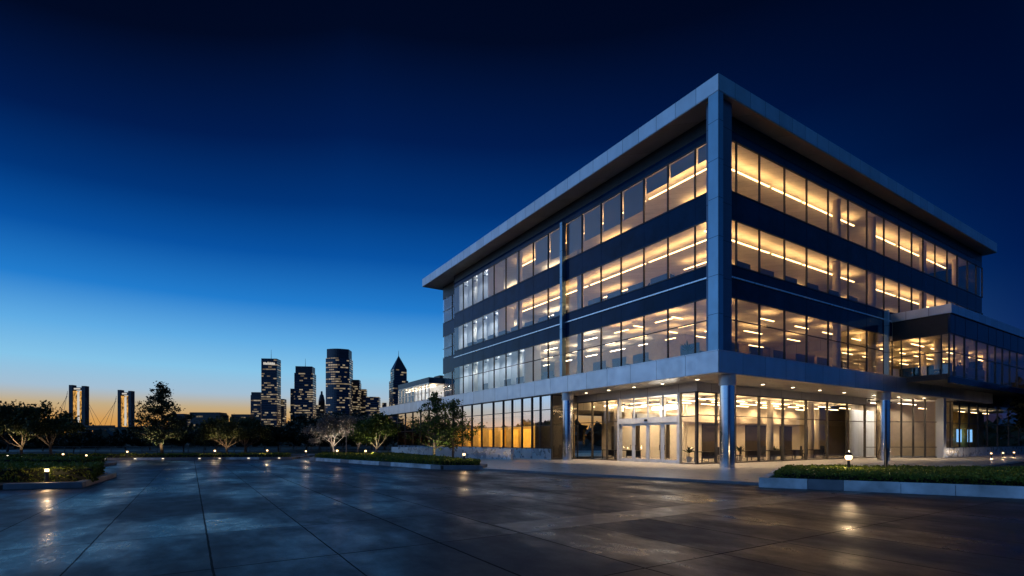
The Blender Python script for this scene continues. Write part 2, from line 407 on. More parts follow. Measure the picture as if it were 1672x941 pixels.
# spandrels
def spandrel(z0, z1, mat, name):
    mb = MB().box(GX, GX+.14, 1.21, 39.99, z0, z1)
    for u in UL[1:-1]: mb.box(GX-.012, GX-.002, u-.02, u+.02, z0, z1)
    mb.build(name, mat, B)
    mb = MB().box(1.77, 49.2, GY, GY+.14, z0, z1)
    for v in VR[1:-1]: mb.box(v-.02, v+.02, GY-.012, GY-.002, z0, z1)
    mb.build(name, mat, B)
spandrel(11.09, 13.14, M['spandrel'], 'spandrel')
spandrel(16.19, 17.94, M['spandrel'], 'spandrel')
spandrel(21.36, 21.95, M['spandrel'], 'spandrel')
spandrel(21.953, 22.877, M['dark_band'], 'top_spandrel')
MB().box(GX-.09, GX-.003, 1.21, 39.99, 12.32, 12.41).build('trim_stripe', M['stripe'], B)
MB().box(1.77, 49.2, GY-.09, GY-.003, 12.32, 12.41).build('trim_stripe', M['stripe'], B)
# recessed rear bay on the left facade
RX = 2.52
for z0, z1, m_ in ((10.9, 13.0, 'spandrel'), (16.0, 17.8, 'spandrel'), (21.2, 22.877, 'dark_band')):
    MB().box(RX, RX+.14, 40.0, 45.3, z0, z1).build('spandrel', M[m_], B)
MB().box(GX+.005, 20, 39.995, 40.06, 7.215, 7.4).box(GX+.005, RX+.1, 39.995, 40.06, 7.4, 22.87).build('return_wall', M['spandrel'], B)
MB().box(RX+.15, 49, 45.1, 45.3, 7.2, 22.87).build('end_wall', M['spandrel'], B)
MB().box(49.0, 49.2, 1.25, 45.1, 7.2, 22.87).build('end_wall', M['spandrel'], B)

def window_left(a, b, z0, z1, transoms=(), x=GX, split=None, parent=B, frame='mullion', glass='glass', name='window', w=.075, d=.13, both=False):
    mb = MB()
    mb.box(x-d*.55, x+d*.45, a-w/2, a+w/2, z0, z1)
    if both: mb.box(x-d*.55, x+d*.45, b-w/2, b+w/2, z0, z1)
    mb.box(x-d*.35, x+d*.35, a+w/2, b-w/2, z1-.07, z1-.002).box(x-d*.35, x+d*.35, a+w/2, b-w/2, z0+.002, z0+.06)
    for t in transoms: mb.box(x-d*.4, x+d*.3, a+w/2, b-w/2, t-.03, t+.03)
    o = mb.build(name, M[frame], parent)
    zs = [(z0+.02, z1-.02, glass)] if split is None else [(z0+.02, split-.005, glass), (split+.005, z1-.02, 'solar_glass')]
    for q0, q1, gm in zs:
        MB().quad((x, a+.02, q0), (x, a+.02, q1), (x, b-.02, q1), (x, b-.02, q0)).build('pane', M[gm], o)
    return o
def window_right(a, b, z0, z1, transoms=(), y=GY, parent=B, frame='mullion', glass='glass', name='window', w=.075, d=.13, both=False):
    mb = MB()
    mb.box(a-w/2, a+w/2, y-d*.55, y+d*.45, z0, z1)
    if both: mb.box(b-w/2, b+w/2, y-d*.55, y+d*.45, z0, z1)
    mb.box(a+w/2, b-w/2, y-d*.35, y+d*.35, z1-.07, z1-.002).box(a+w/2, b-w/2, y-d*.35, y+d*.35, z0+.002, z0+.06)
    for t in transoms: mb.box(a+w/2, b-w/2, y-d*.4, y+d*.3, t-.03, t+.03)
    o = mb.build(name, M[frame], parent)
    MB().quad((a+.02, y, z0+.02), (b-.02, y, z0+.02), (b-.02, y, z1-.02), (a+.02, y, z1-.02)).build('pane', M[glass], o)
    return o
rng = random.Random(5)
FL = ((7.2, 11.09, (9.58,)), (13.14, 16.19, ()), (17.94, 21.36, ()))
for fi, (z0, z1, tr) in enumerate(FL):
    for k in range(len(UL)-1):
        w = window_left(UL[k], UL[k+1], z0, z1, tr if (fi == 0) else ())
        if fi == 2 and k < 9:      # roller shades of the top floor
            zb = 19.0 + (.0, .05, -.15, .1, .0)[k % 5] - (.5 if k == 6 else 0) + (1.35 if k < 3 else 0)
            MB().box(GX+.2, GX+.215, UL[k]+.07, UL[k+1]-.07, zb, z1-.05).box(GX+.19, GX+.225, UL[k]+.07, UL[k+1]-.07, zb-.04, zb).build('roller_shade', M['shade'], w)
    for k in range(len(VR)-1):
        if fi == 0 and VR[k] > 26: break
        window_right(VR[k], min(VR[k+1], 26.0) if fi == 0 else VR[k+1], z0, z1, tr if fi == 0 else (), both=(k == len(VR)-2))
    window_left(40.06, 42.3, z0-.1, z1-.15, (z1-1.9,), x=RX); window_left(42.3, 45.3, z0-.1, z1-.15, (z1-1.9,), x=RX)
# columns inside the glass of the upper floors
for z0, z1 in ((7.15, 11.75), (12.45, 16.85), (17.25, 22.0)):
    for k in (7, 11, 15):
        MB().lathe([(.3, z0), (.3, z1)], 16, (GX+1.3, UL[k]-.7)).build('interior_column', M['plaster'], B, True)
    for k in (6, 8, 12, 15):
        MB().lathe([(.3, z0), (.3, z1)], 16, (VR[k]+.9, GY+1.3)).build('interior_column', M['plaster'], B, True)
# ceiling luminaires
M['strip_white'] = emit('white_strip', (.92, .95, 1), 3.0)
M['white_wall'] = pbr('white_wall', (.74, .75, .76), .7, 0, .05)
UPM = {'strip_white': emit('white_uplight', (.78, .89, 1), 45), 'strip_light': emit('warm_uplight', (1, .56, .20), 31), 'strip_cool': emit('neutral_uplight', (1, .78, .5), 36), 'strip_lobby': emit('lobby_uplight', (1, .68, .34), 34)}
def strip(x0, x1, y0, y1, z, m='strip_light', name='strip_light', parent=B, drop=.62):
    """hanging linear lamp: a soft lens below, the strong light goes up to the ceiling"""
    if x1-x0 < y1-y0: c = (x0+x1)/2; x0, x1 = c-.055, c+.055
    else: c = (y0+y1)/2; y0, y1 = c-.055, c+.055
    o = MB().box(x0, x1, y0, y1, z-drop, z-drop+.05).build(name, M[m], parent)
    o.data.materials.append(UPM[m]); o.data.polygons[1].material_index = 1
    return o
for z in (16.85, 22.0):
    segs = ((3.2, 9.8), (10.2, 17), (17.4, 23.4), (23.8, 29.2))
    for a, b in segs: strip(4.6, 4.72, a, b, z)
    for a, b in ((3.2, 11), (11.4, 15.5), (15.8, 21), (22, 24.5), (28, 33), (33.6, 39), (40, 46)): strip(a, b, 3.35, 3.47, z)
    for a in (6, 16, 26, 35): strip(8.5, 8.66, a, a+3.5, z, 'strip_cool' if a > 20 else 'strip_light')
    for a in (10, 20, 30, 40): strip(a, a+3.5, 8.0, 8.16, z)
rng = random.Random(11)
z = 11.75
for r_, y_ in enumerate((3.6, 6.9, 10.6)):
    x_ = 3.5 + rng.random()*2
    while x_ < 25:
        ln_ = rng.uniform(1.0, 2.6); strip(x_, x_+ln_, y_, y_+.16, z-.02); x_ += ln_ + rng.uniform(2.0, 4.2)
for r_, x_ in enumerate((4.4, 7.4, 10.6)):
    y_ = 6.0 + rng.random()*2
    while y_ < 38:
        ln_ = rng.uniform(1.0, 2.4); strip(x_, x_+.16, y_, y_+ln_, z-.02, 'strip_cool' if y_ > 15 else 'strip_light'); y_ += ln_ + rng.uniform(1.8, 3.6)
# white partitions and lamps added to brighten the rear windows on the left
for z0, z1, ua in ((7.15, 11.75, 24.2), (12.45, 16.85, 29.5), (17.25, 22.0, 31.8)):
    MB().box(GX+2.3, GX+2.4, ua, 39.8, z0, z1).build('partition', M['white_wall'], B)
    u = ua
    while u < 39.5:
        MB().box(GX+.35, GX+2.29, u, u+.1, z0, z1).build('partition', M['white_wall'], B)
        strip(GX+1.2, GX+1.3, u+.5, u+1.9, z1, 'strip_white', drop=.5)
        f_ = MB().box(GX+.5, GX+.7, u+1.1, u+1.3, z1-.9, z1-.8).build('added_spot', M['black_metal'], B)
        lamp('SPOT', (GX+.6, u+1.2, z1-.93), 85 if z0 > 17 else 150, (.80, .90, 1), f_, .06, 140, (GX+2.3, u+1.3, z0+1.6))
        u += 2.48
    MB().box(RX+1.9, RX+2.0, 40.2, 45.1, z0, z1).build('partition', M['white_wall'], B)
    f_ = MB().box(RX+.5, RX+.7, 42.4, 42.6, z1-.9, z1-.8).build('added_spot', M['black_metal'], B)
    lamp('SPOT', (RX+.6, 42.5, z1-.93), 360, (.78, .89, 1), f_, .06, 150, (RX+1.9, 42.8, z0+1.6))
for u, z0 in ((26, 7.15), (31.2, 7.15), (36.1, 7.15), (33.2, 12.45), (38, 12.45)):
    MB().box(GX+2.27, GX+2.297, u, u+.95, z0, z0+2.3).build('inner_door', M['wood'], B)

# ground floor -------------------------------------------------------
def column(v, u, r=.46, top=5.83):
    o = MB().lathe([(r, 0), (r, 2.0), (r-.006, 2.004), (r-.006, 2.02), (r, 2.024), (r, 4.3), (r-.006, 4.304), (r-.006, 4.32), (r, 4.324), (r, 5.15)], 40, (v, u)).build('column', M['steel'], B)
    smooth_by_angle(o)
    c = MB().lathe([(r+.05, 5.15), (r+.05, top-.003)], 40, (v, u)).build('collar', M['canopy_soffit'], o); smooth_by_angle(c)
    return o
column(1.63, .55); column(.62, 15.35); column(23.4, .6)
MB().box(35.1, 35.75, .15, .8, 0, 5.828).build('square_column', M['metal_panel'], B)
GH = 5.2                                   # head of the lobby glazing
EX, EY = 3.4, 4.2                          # lobby glass planes
MB().box(EX-.1, EX+.1, EY-.1, 17.4, GH, 5.828).box(EX+.1, 28.6, EY-.1, EY+.1, GH, 5.828).build('lobby_bulkhead', M['canopy_soffit'], B)
MB().box(EX+.12, 28.6, EY+.12, 22, GH+.05, 5.825).build('lobby_ceiling', M['ceiling'], B)
MB().box(EX-.1, 40, EY-.1, 22, .004, .02).build('lobby_floor', M['lobby_floor'], B)
VG = [EX+.0, 5.56, 7.8, 10.9, 14.24, 17.77, 21.34, 24.95, 28.42]
for k in range(len(VG)-1):
    window_right(VG[k], VG[k+1], .02, GH, (3.52,), y=EY, frame='bronze' if k else 'mullion', name='lobby_window', w=.09, d=.2, both=(k == len(VG)-2))
# entrance side: u from 4.2 to 17.3
window_left(EY, 5.55, .02, GH, (3.45,), x=EX, name='lobby_window', frame='bronze', w=.12, d=.25)
for a, b in ((11.95, 13.4), (13.4, 15.3), (15.3, 17.3)):
    window_left(a, b, .02, GH, (3.3,), x=EX, name='lobby_window', frame='bronze', w=.09, d=.2)
# entrance doors
pm = MB()
pm.box(EX-.22, EX+.1, 5.55, 5.75, .02, GH).box(EX-.22, EX+.1, 11.75, 11.95, .02, GH).box(EX-.25, EX+.1, 5.75, 11.75, 3.06, 3.5)
for y in (7.25, 8.75, 10.25): pm.box(EX-.08, EX+.06, y-.04, y+.04, 3.5, GH)
pm.box(EX-.08, EX+.06, 5.75, 11.75, GH-.08, GH)
portal = pm.build('entrance_frame', M['door_frame'], B)
MB().quad((EX, 5.75, 3.5), (EX, 5.75, GH), (EX, 11.75, GH), (EX, 11.75, 3.5)).build('transom_pane', M['glass'], portal)
for k in range(4):
    a, b = 5.75+k*1.5, 7.25+k*1.5
    dm = MB()
    dm.box(EX-.07, EX+.0, a+.01, a+.17, .02, 3.05).box(EX-.07, EX+.0, b-.17, b-.01, .02, 3.05).box(EX-.07, EX, a+.17, b-.17, 2.9, 3.05).box(EX-.07, EX, a+.17, b-.17, .02, .25)
    d_ = dm.build('entrance_door', M['door_frame'], B)
    MB().quad((EX-.03, a+.17, .25), (EX-.03, a+.17, 2.9), (EX-.03, b-.17, 2.9), (EX-.03, b-.17, .25)).build('pane', M['glass'], d_)
    hy = b-.26 if k % 2 == 0 else a+.26
    MB().tube([(EX-.13, hy, .95), (EX-.13, hy, 1.35)], .018, 8).tube([(EX-.13, hy, 1.0), (EX-.03, hy, 1.0)], .012, 6).tube([(EX-.13, hy, 1.3), (EX-.03, hy, 1.3)], .012, 6).build('handle', M['black_metal'], d_)
pd = MB(); pd.lathe([(.02, 4.15), (.6, 4.2), (.6, 4.42), (.02, 4.47)], 24, (0, 0)); pd = pd.build('pendant_light', emit('pendant', (1, .93, .8), 9), B, True); pd.location = (EX+1.7, 8.4, 0); pd.scale = (.8, 2.4, 1)
MB().box(EX-.31, EX-.252, 8.6, 8.9, 3.2, 3.36).build('door_sensor', M['black_metal'], portal)
# lobby walls and openings
MB().box(EX+7, EX+7.2, 11.0, 21.8, .02, GH).box(EX+7.2, 40, 10.8, 11.0, .02, GH).build('lobby_wall', M['plaster'], B)
for a, b in ((7.6, 9.6), (14.2, 17.6), (20.2, 22.4), (25.2, 26.6)):
    MB().box(a+5, b+5, 10.7, 10.797, .02, 3.2).build('dark_opening', M['dark_wood'], B)
for a, b in ((12.6, 13.3), (16.3, 17.0), (19.2, 20.2)):
    MB().box(EX+6.9, EX+6.997, a, b, .02, 3.2).build('dark_opening', M['dark_wood'], B)
MB().box(EX+.3, 38, 10.2, 10.78, 3.35, 3.9).build('lobby_cornice', M['plaster'], B)
for x_, y_ in ((9.4, 6.2), (15.8, 6.2), (22.5, 6.2), (28, 8.5), (5.6, 9.2), (5.6, 14.5)):
    MB().lathe([(.26, .02), (.26, GH)], 18, (x_, y_)).build('lobby_column', M['plaster'], B, True)
rng = random.Random(3)
for y_ in (5.6, 7.4, 9.2):
    x_ = 5 + rng.random()*2
    while x_ < 29:
        ln_ = rng.uniform(1.2, 2.8); strip(x_, x_+ln_, y_, y_+.13, GH+.03, 'strip_lobby', drop=.38); x_ += ln_ + rng.uniform(1.0, 2.2)
for x_ in (5.2, 7.4, 9.0):
    y_ = 10.8
    while y_ < 20:
        ln_ = rng.uniform(1.2, 2.6); strip(x_, x_+.13, y_, y_+ln_, GH+.03, 'strip_lobby', drop=.38); y_ += ln_ + rng.uniform(1.0, 2.2)
for x_ in (11.2, 13.8, 17.2, 20.6, 24, 27.2):  # lamps added to brighten the lobby back wall
    f_ = MB().box(x_-.12, x_+.12, 9.0, 9.2, GH-.06, GH+.047).build('added_washer', M['black_metal'], B)
    lamp('SPOT', (x_, 9.1, GH-.08), 620, (1, .70, .36), f_, .06, 120, (x_, 10.8, 1.6))
for y_ in (7.5, 10.5, 13.2, 16.5):  # more added lamps, for a bright wall behind the entrance doors
    f_ = MB().box(EX+4.9, EX+5.1, y_-.12, y_+.12, GH-.06, GH+.047).build('added_washer', M['black_metal'], B)
    lamp('SPOT', (EX+5, y_, GH-.08), 650, (1, .76, .48), f_, .06, 130, (EX+7.2, y_+1.2, 1.6))
for x_ in (31.6, 34, 36.4, 38.6):  # neutral lamps added to whiten the vestibule
    f_ = MB().box(x_-.12, x_+.12, 5.0, 5.2, 5.7, 5.827).build('added_washer', M['black_metal'], B)
    lamp('SPOT', (x_, 5.1, 5.68), 420, (1, .88, .72), f_, .06, 125, (x_, 6.7, 2.2))
# angled vestibule between the lobby and the square column
def seg_window(p, q, z0, z1, transoms, name, frame='bronze', glass='glass', parent=B):
    d = Vector((q[0]-p[0], q[1]-p[1])); ln = d.length; d /= ln; n = Vector((d.y, -d.x))
    def bx(mb, s0, s1, o0, o1, z0, z1):
        c = [(p[0]+d.x*s+n.x*o, p[1]+d.y*s+n.y*o) for s, o in ((s0, o0), (s1, o0), (s1, o1), (s0, o1))]
        if (c[1][0]-c[0][0])*(c[2][1]-c[1][1])-(c[1][1]-c[0][1])*(c[2][0]-c[1][0]) < 0: c.reverse()
        mb.prism(c, z0, z1)
    mb = MB(); bx(mb, 0, .09, -.08, .08, z0, z1); bx(mb, .09, ln, -.05, .05, z1-.07, z1); bx(mb, .09, ln, -.05, .05, z0, z0+.07)
    for t in transoms: bx(mb, .09, ln, -.05, .05, t-.03, t+.03)
    o = mb.build(name, M[frame], parent)
    MB().quad((*p, z0), (*q, z0), (*q, z1), (*p, z1)).build('pane', M[glass], o)
vp = [(28.42+6.68*k/6, 4.2-3.48*k/6) for k in range(7)]
for p, q in zip(vp, vp[1:]): seg_window(p, q, .02, 5.8, (1.05, 3.52), 'vestibule_window')
MB().box(30.5, 39.9, 6.7, 6.8, .02, 5.8).build('vestibule_wall', M['core'], B)
cu = [(30.5+.06*k, 6.45+.06*math.sin(k*1.25)+.03*math.sin(k*.37)) for k in range(90)]
cm = MB()
for p, q in zip(cu, cu[1:]): cm.quad((*p, .03), (*q, .03), (*q, 4.9), (*p, 4.9)); cm.quad((p[0], p[1]+.02, .03), (p[0], p[1]+.02, 4.9), (q[0], q[1]+.02, 4.9), (q[0], q[1]+.02, .03))
cm.build('curtain', M['white_wall'], B)
MB().box(39.9, 40, .9, 6.8, .02, 5.8).build('vestibule_wall', M['core'], B)
strip(30.4, 34.5, 4.4, 4.52, 5.8, 'strip_cool', drop=.38); strip(33.4, 37.5, 3.2, 3.32, 5.8, 'strip_cool', drop=.38)
# low ground floor wing to the left of the second column (flush with the band)
UG = [17.3, 19.0, 20.38, 22.1, 23.9, 25.6, 27.65, 30.22, 32.55, 35, 37.4, 39.9, 42.4, 45, 48, 51, 54, 57.3]
LX = .35
for k in range(len(UG)-1):
    window_left(UG[k], UG[k+1], .95, 5.82, (3.08, 4.5), x=LX, split=3.08, frame='mullion', glass='glass', name='ground_window', w=.1, d=.2, both=(k == len(UG)-2))
    MB().box(LX-.06, LX+.1, UG[k]+.02, UG[k+1]-.02, 0, .948).build('base_panel', M['granite'], B)
window_right(LX, 1.9, .02, 5.82, (3.08, 4.5), y=17.33, name='return_window'); window_right(1.9, EX-.05, .02, 5.82, (3.08, 4.5), y=17.33, name='return_window', both=True)
MB().box(LX+.12, 9, 57.2, 57.4, 0, 5.82).build('end_wall', M['dark_band'], B)
MB().box(LX+.15, 9.4, 17.45, 57.15, 4.56, 5.82).build('wing_ceiling', M['ceiling'], B)
MB().box(LX+.15, 9.4, 17.45, 57.15, .004, .02).build('wing_floor', M['lobby_floor'], B)
MB().box(5.2, 5.4, 20.2, 57.1, .02, 4.55).build('wing_wall', M['wing_wood'], B)
MB().box(LX+.2, 5.19, 20.1, 20.2, .02, 4.55).build('wing_wall', M['dark_band'], B)
for a, b in ((21.6, 22.6), (23, 24.6), (25, 26.6), (27.2, 29.2), (30, 31.4), (33, 34), (36, 36.8), (39, 39.6), (42, 42.5), (45, 45.5)):
    MB().box(5.0, 5.198, a, b, .02, 3.0).build('wood_panel', M['wood'], B)
# lamps added to brighten the wing panels, then canopy downlights: fixture and lamp
for y_ in (21.2, 23.4, 25.8, 28.2, 30.7, 33.5, 36.4, 39.3, 42.3, 45.2):
    f_ = MB().box(2.9, 3.1, y_-.12, y_+.12, 4.48, 4.558).build('added_washer', M['black_metal'], B)
    lamp('SPOT', (3.0, y_, 4.46), 800, (1, .68, .30), f_, .06, 110, (5.3, y_, 1.6))
DL = [(1.9, 3.0), (1.9, 6.0), (1.9, 8.8), (1.9, 11.6), (1.9, 14.4), (4.5, 2.4), (8.5, 2.4), (12.5, 2.4), (16.5, 2.4), (20.5, 2.4), (25.5, 2.2), (29.5, 1.8), (33, 1.0)]
for x_, y_ in DL:
    f_ = MB().lathe([(.16, 5.80), (.16, 5.829)], 18, (x_, y_)).build('downlight', M['door_frame'], B)
    MB().lathe([(.12, 5.792), (.12, 5.799)], 18, (x_, y_)).build('lens', M['downlight'], f_)
    lamp('SPOT', (x_, y_, 5.76), 950, (1, .74, .46), f_, .1, 104, (x_, y_, 0))

# ------------------------------------------------------------------ low wing behind (left end, above the band)
LW = thing('low_wing', (CX, CY, 0), ROT, 'low white-lit glass wing on the band at the far left end of the offices', 'building')
MB().box(.6, 12, 45.4, 57.4, 7.22, 7.4).build('floor', M['ceiling'], LW)
MB().box(.45, 12, 45.4, 57.5, 9.6, 10.35).build('parapet', M['spandrel'], LW)
MB().box(3.0, 3.2, 45.4, 57.4, 7.4, 9.6).build('back_wall', M['white_wall'], LW)
MB().box(.6, 12, 57.3, 57.42, 7.4, 9.6).build('end_wall', M['spandrel'], LW)
n_ = 9
for k in range(n_):
    a = 45.4+12*k/n_
    window_left(a, a+12/n_, 7.22, 9.6, (8.3,), x=.5, parent=LW, frame='bright_mullion', both=(k == n_-1))
MB().box(.62, 3.0, 45.45, 57.25, 9.54, 9.597).build('ceiling', M['ceiling'], LW)
for a in (46.5, 48.9, 51.3, 53.7, 56):  # lamps added to brighten the low wing's windows
    f_ = MB().box(.9, 1.1, a-.1, a+.1, 9.44, 9.537).build('added_washer', M['black_metal'], LW)
    lamp('SPOT', (1, a, 9.42), 100, (.9, .95, 1), f_, .06, 140, (3, a, 8.3))
for a in (46, 49, 52, 55): strip(1.6, 1.8, a, a+2.4, 9.6, 'strip_cool', 'strip_light', LW, drop=.38)
MB().box(3, 4.2, 47.5, 49.5, 10.35, 11.0).box(3.2, 3.9, 50.2, 50.9, 10.35, 10.9).build('roof_plant', M['dark_band'], LW)

# ------------------------------------------------------------------ annex on the right
A = thing('annex_building', (CX, CY, 0), ROT, 'two-storey dark glazed annex joined to the right of the office building', 'building')
AU, AV, AT = -3.22, 26.0, 13.0
MB().box(AV, 75, AU, 30, 12.26, AT).build('roof', M['roof_panel'], A)
MB().box(AV+.3, 74.7, AU+.3, 30, 6.92, 7.12).build('floor_slab', M['dark_band'], A)
MB().box(AV+.35, 74.7, AU+.35, 30, 10.75, 12.25).build('ceiling', M['ceiling'], A)
mb = MB().box(AV+.15, 74.8, AU+.12, AU+.28, 10.64, 12.255)
VA = [26.15, 27.21, 29.54, 32.46, 35.29, 37.41, 39.44, 41.63, 43.9, 47, 50, 53]
for v in VA[1:]: mb.box(v-.02, v+.02, AU+.105, AU+.117, 10.64, 12.25)
mb.build('spandrel', M['spandrel'], A)
MB().box(AV+.16, AV+.30, AU+.3, 1.0, 10.64, 12.255).build('side_spandrel', M['dark_band'], A)
MB().box(AV+.15, 74.8, AU+.12, AU+.28, 6.5, 7.0).build('base_spandrel', M['spandrel'], A)
MB().box(AV+.16, AV+.30, AU+.3, -.06, 6.8, 7.22).build('side_sill', M['dark_band'], A)
for k in range(len(VA)-1):
    window_right(VA[k], VA[k+1], 7.0, 10.64, (9.1,), y=AU+.2, parent=A, both=(k == len(VA)-2))
SU = [AU+.2, -2.5, -1.0, .35, 1.05]
for k in range(len(SU)-1):
    window_left(SU[k], SU[k+1], 7.22, 10.64, (9.1,), x=AV+.22, parent=A, glass='dark_glass' if k == 0 else 'glass', both=(k == len(SU)-2))
MB().box(53.1, 53.3, AU+.3, 20, 7.12, 10.75).build('partition', M['dark_wood'], A)
MB().box(AV+3, 53, 9, 9.2, 7.12, 10.75).build('back_wall', M['plaster'], A)
rng = random.Random(8)
for y_ in (.0, 2.6, 5.6):
    x_ = 27.2 + rng.random()*1.5
    while x_ < 48:
        ln_ = rng.uniform(1.0, 2.6); strip(x_, x_+ln_, y_, y_+.13, 10.7, parent=A, drop=.38); x_ += ln_ + rng.uniform(1.6, 3.2)
for x_, y_ in ((29.5, -1.2), (36, -1.2), (42, -1.2)):
    MB().lathe([(.28, 7.12), (.28, 10.75)], 16, (x_, y_)).build('interior_column', M['plaster'], A, True)
# annex ground floor, set back beneath the overhang
VB = [35.9, 37.0, 38.7, 41.2, 43.9, 46.6, 49.6, 53, 57, 61, 66]
for k in range(len(VB)-1):
    window_right(VB[k], VB[k+1], .95, 5.7, (3.5,), y=.75, parent=A, glass='dark_glass', both=(k == len(VB)-2), name='ground_window')
    MB().box(VB[k]+.02, VB[k+1]-.02, .66, .82, 0, .948).build('base_panel', M['granite'], A)
MB().box(40.02, 75, .6, .85, 5.7, 6.49).build('lintel', M['dark_band'], A)
MB().box(66, 75, .6, .85, 0, 5.7).build('side_wall', M['dark_band'], A)
MB().box(40, 66, 5.4, 5.6, .02, 5.65).build('back_wall', M['wood'], A)
MB().box(40, 66, .9, 5.4, 5.4, 5.65).build('ground_ceiling', M['ceiling'], A)
MB().box(36, 66, .9, 5.4, .004, .02).build('ground_floor', M['carpet'], A)
for a in (36.6, 40, 43.6, 47.5, 51.5, 55.5): strip(a, a+1.8, 2.6, 2.75, 5.38, 'strip_lobby', parent=A, drop=.38)
for a in (53.5, 57.2): MB().box(a, a+1.5, 4.6, 4.66, 1.5, 3.1).build('wall_screen', M['screen'], A)

# ------------------------------------------------------------------ polished low wall before the left glazing
lwall = thing('low_wall', (CX, CY, 0), ROT, 'long low polished stone wall below the left ground floor windows', 'wall')
pts = [(-2.38, 19.54), (-3.3, 24.3), (-4.2, 29), (-5.2, 33.5), (-6.52, 39.9)]
for k in range(len(pts)-1):
    p, q = Vector(pts[k]), Vector(pts[k+1]); d = (q-p); ln = d.length; d.normalize(); n = Vector((d.y, -d.x))
    q2 = q - d*.02
    c = [p-n*.2, q2-n*.2, q2+n*.2, p+n*.2]
    if (c[1]-c[0]).x*(c[2]-c[1]).y-(c[1]-c[0]).y*(c[2]-c[1]).x < 0: c.reverse()
    MB().prism([tuple(x) for x in c], 0, .92).build('wall_panel', M['granite'], lwall, bevel=.012)

# ------------------------------------------------------------------ foliage helpers
def leaf_quads(cent, size, rs, aspect=.6):
    n = len(cent)
    a = rs.normal(size=(n, 3)); a /= np.linalg.norm(a, axis=1)[:, None]
    b = rs.normal(size=(n, 3)); b -= (b*a).sum(1)[:, None]*a; b /= np.linalg.norm(b, axis=1)[:, None]
    s = size*rs.uniform(.6, 1.35, size=(n, 1))
    v = np.stack([cent-a*s, cent+b*s*aspect, cent+a*s, cent-b*s*aspect], 1).reshape(-1, 3)
    return v
def leaf_mesh(name, cent, size, rs, mat, aspect=.6):
    v = leaf_quads(np.asarray(cent, float), size, rs, aspect); n = len(v)//4
    me = bpy.data.meshes.new(name)
    me.vertices.add(len(v)); me.vertices.foreach_set('co', v.astype(np.float32).ravel())
    me.loops.add(n*4); me.loops.foreach_set('vertex_index', np.arange(n*4, dtype=np.int32))
    me.polygons.add(n); me.polygons.foreach_set('loop_start', np.arange(0, n*4, 4, dtype=np.int32))
    try: me.polygons.foreach_set('loop_total', np.full(n, 4, dtype=np.int32))
    except Exception: pass
    me.materials.append(mat); me.update(calc_edges=True); me.validate()
    return me

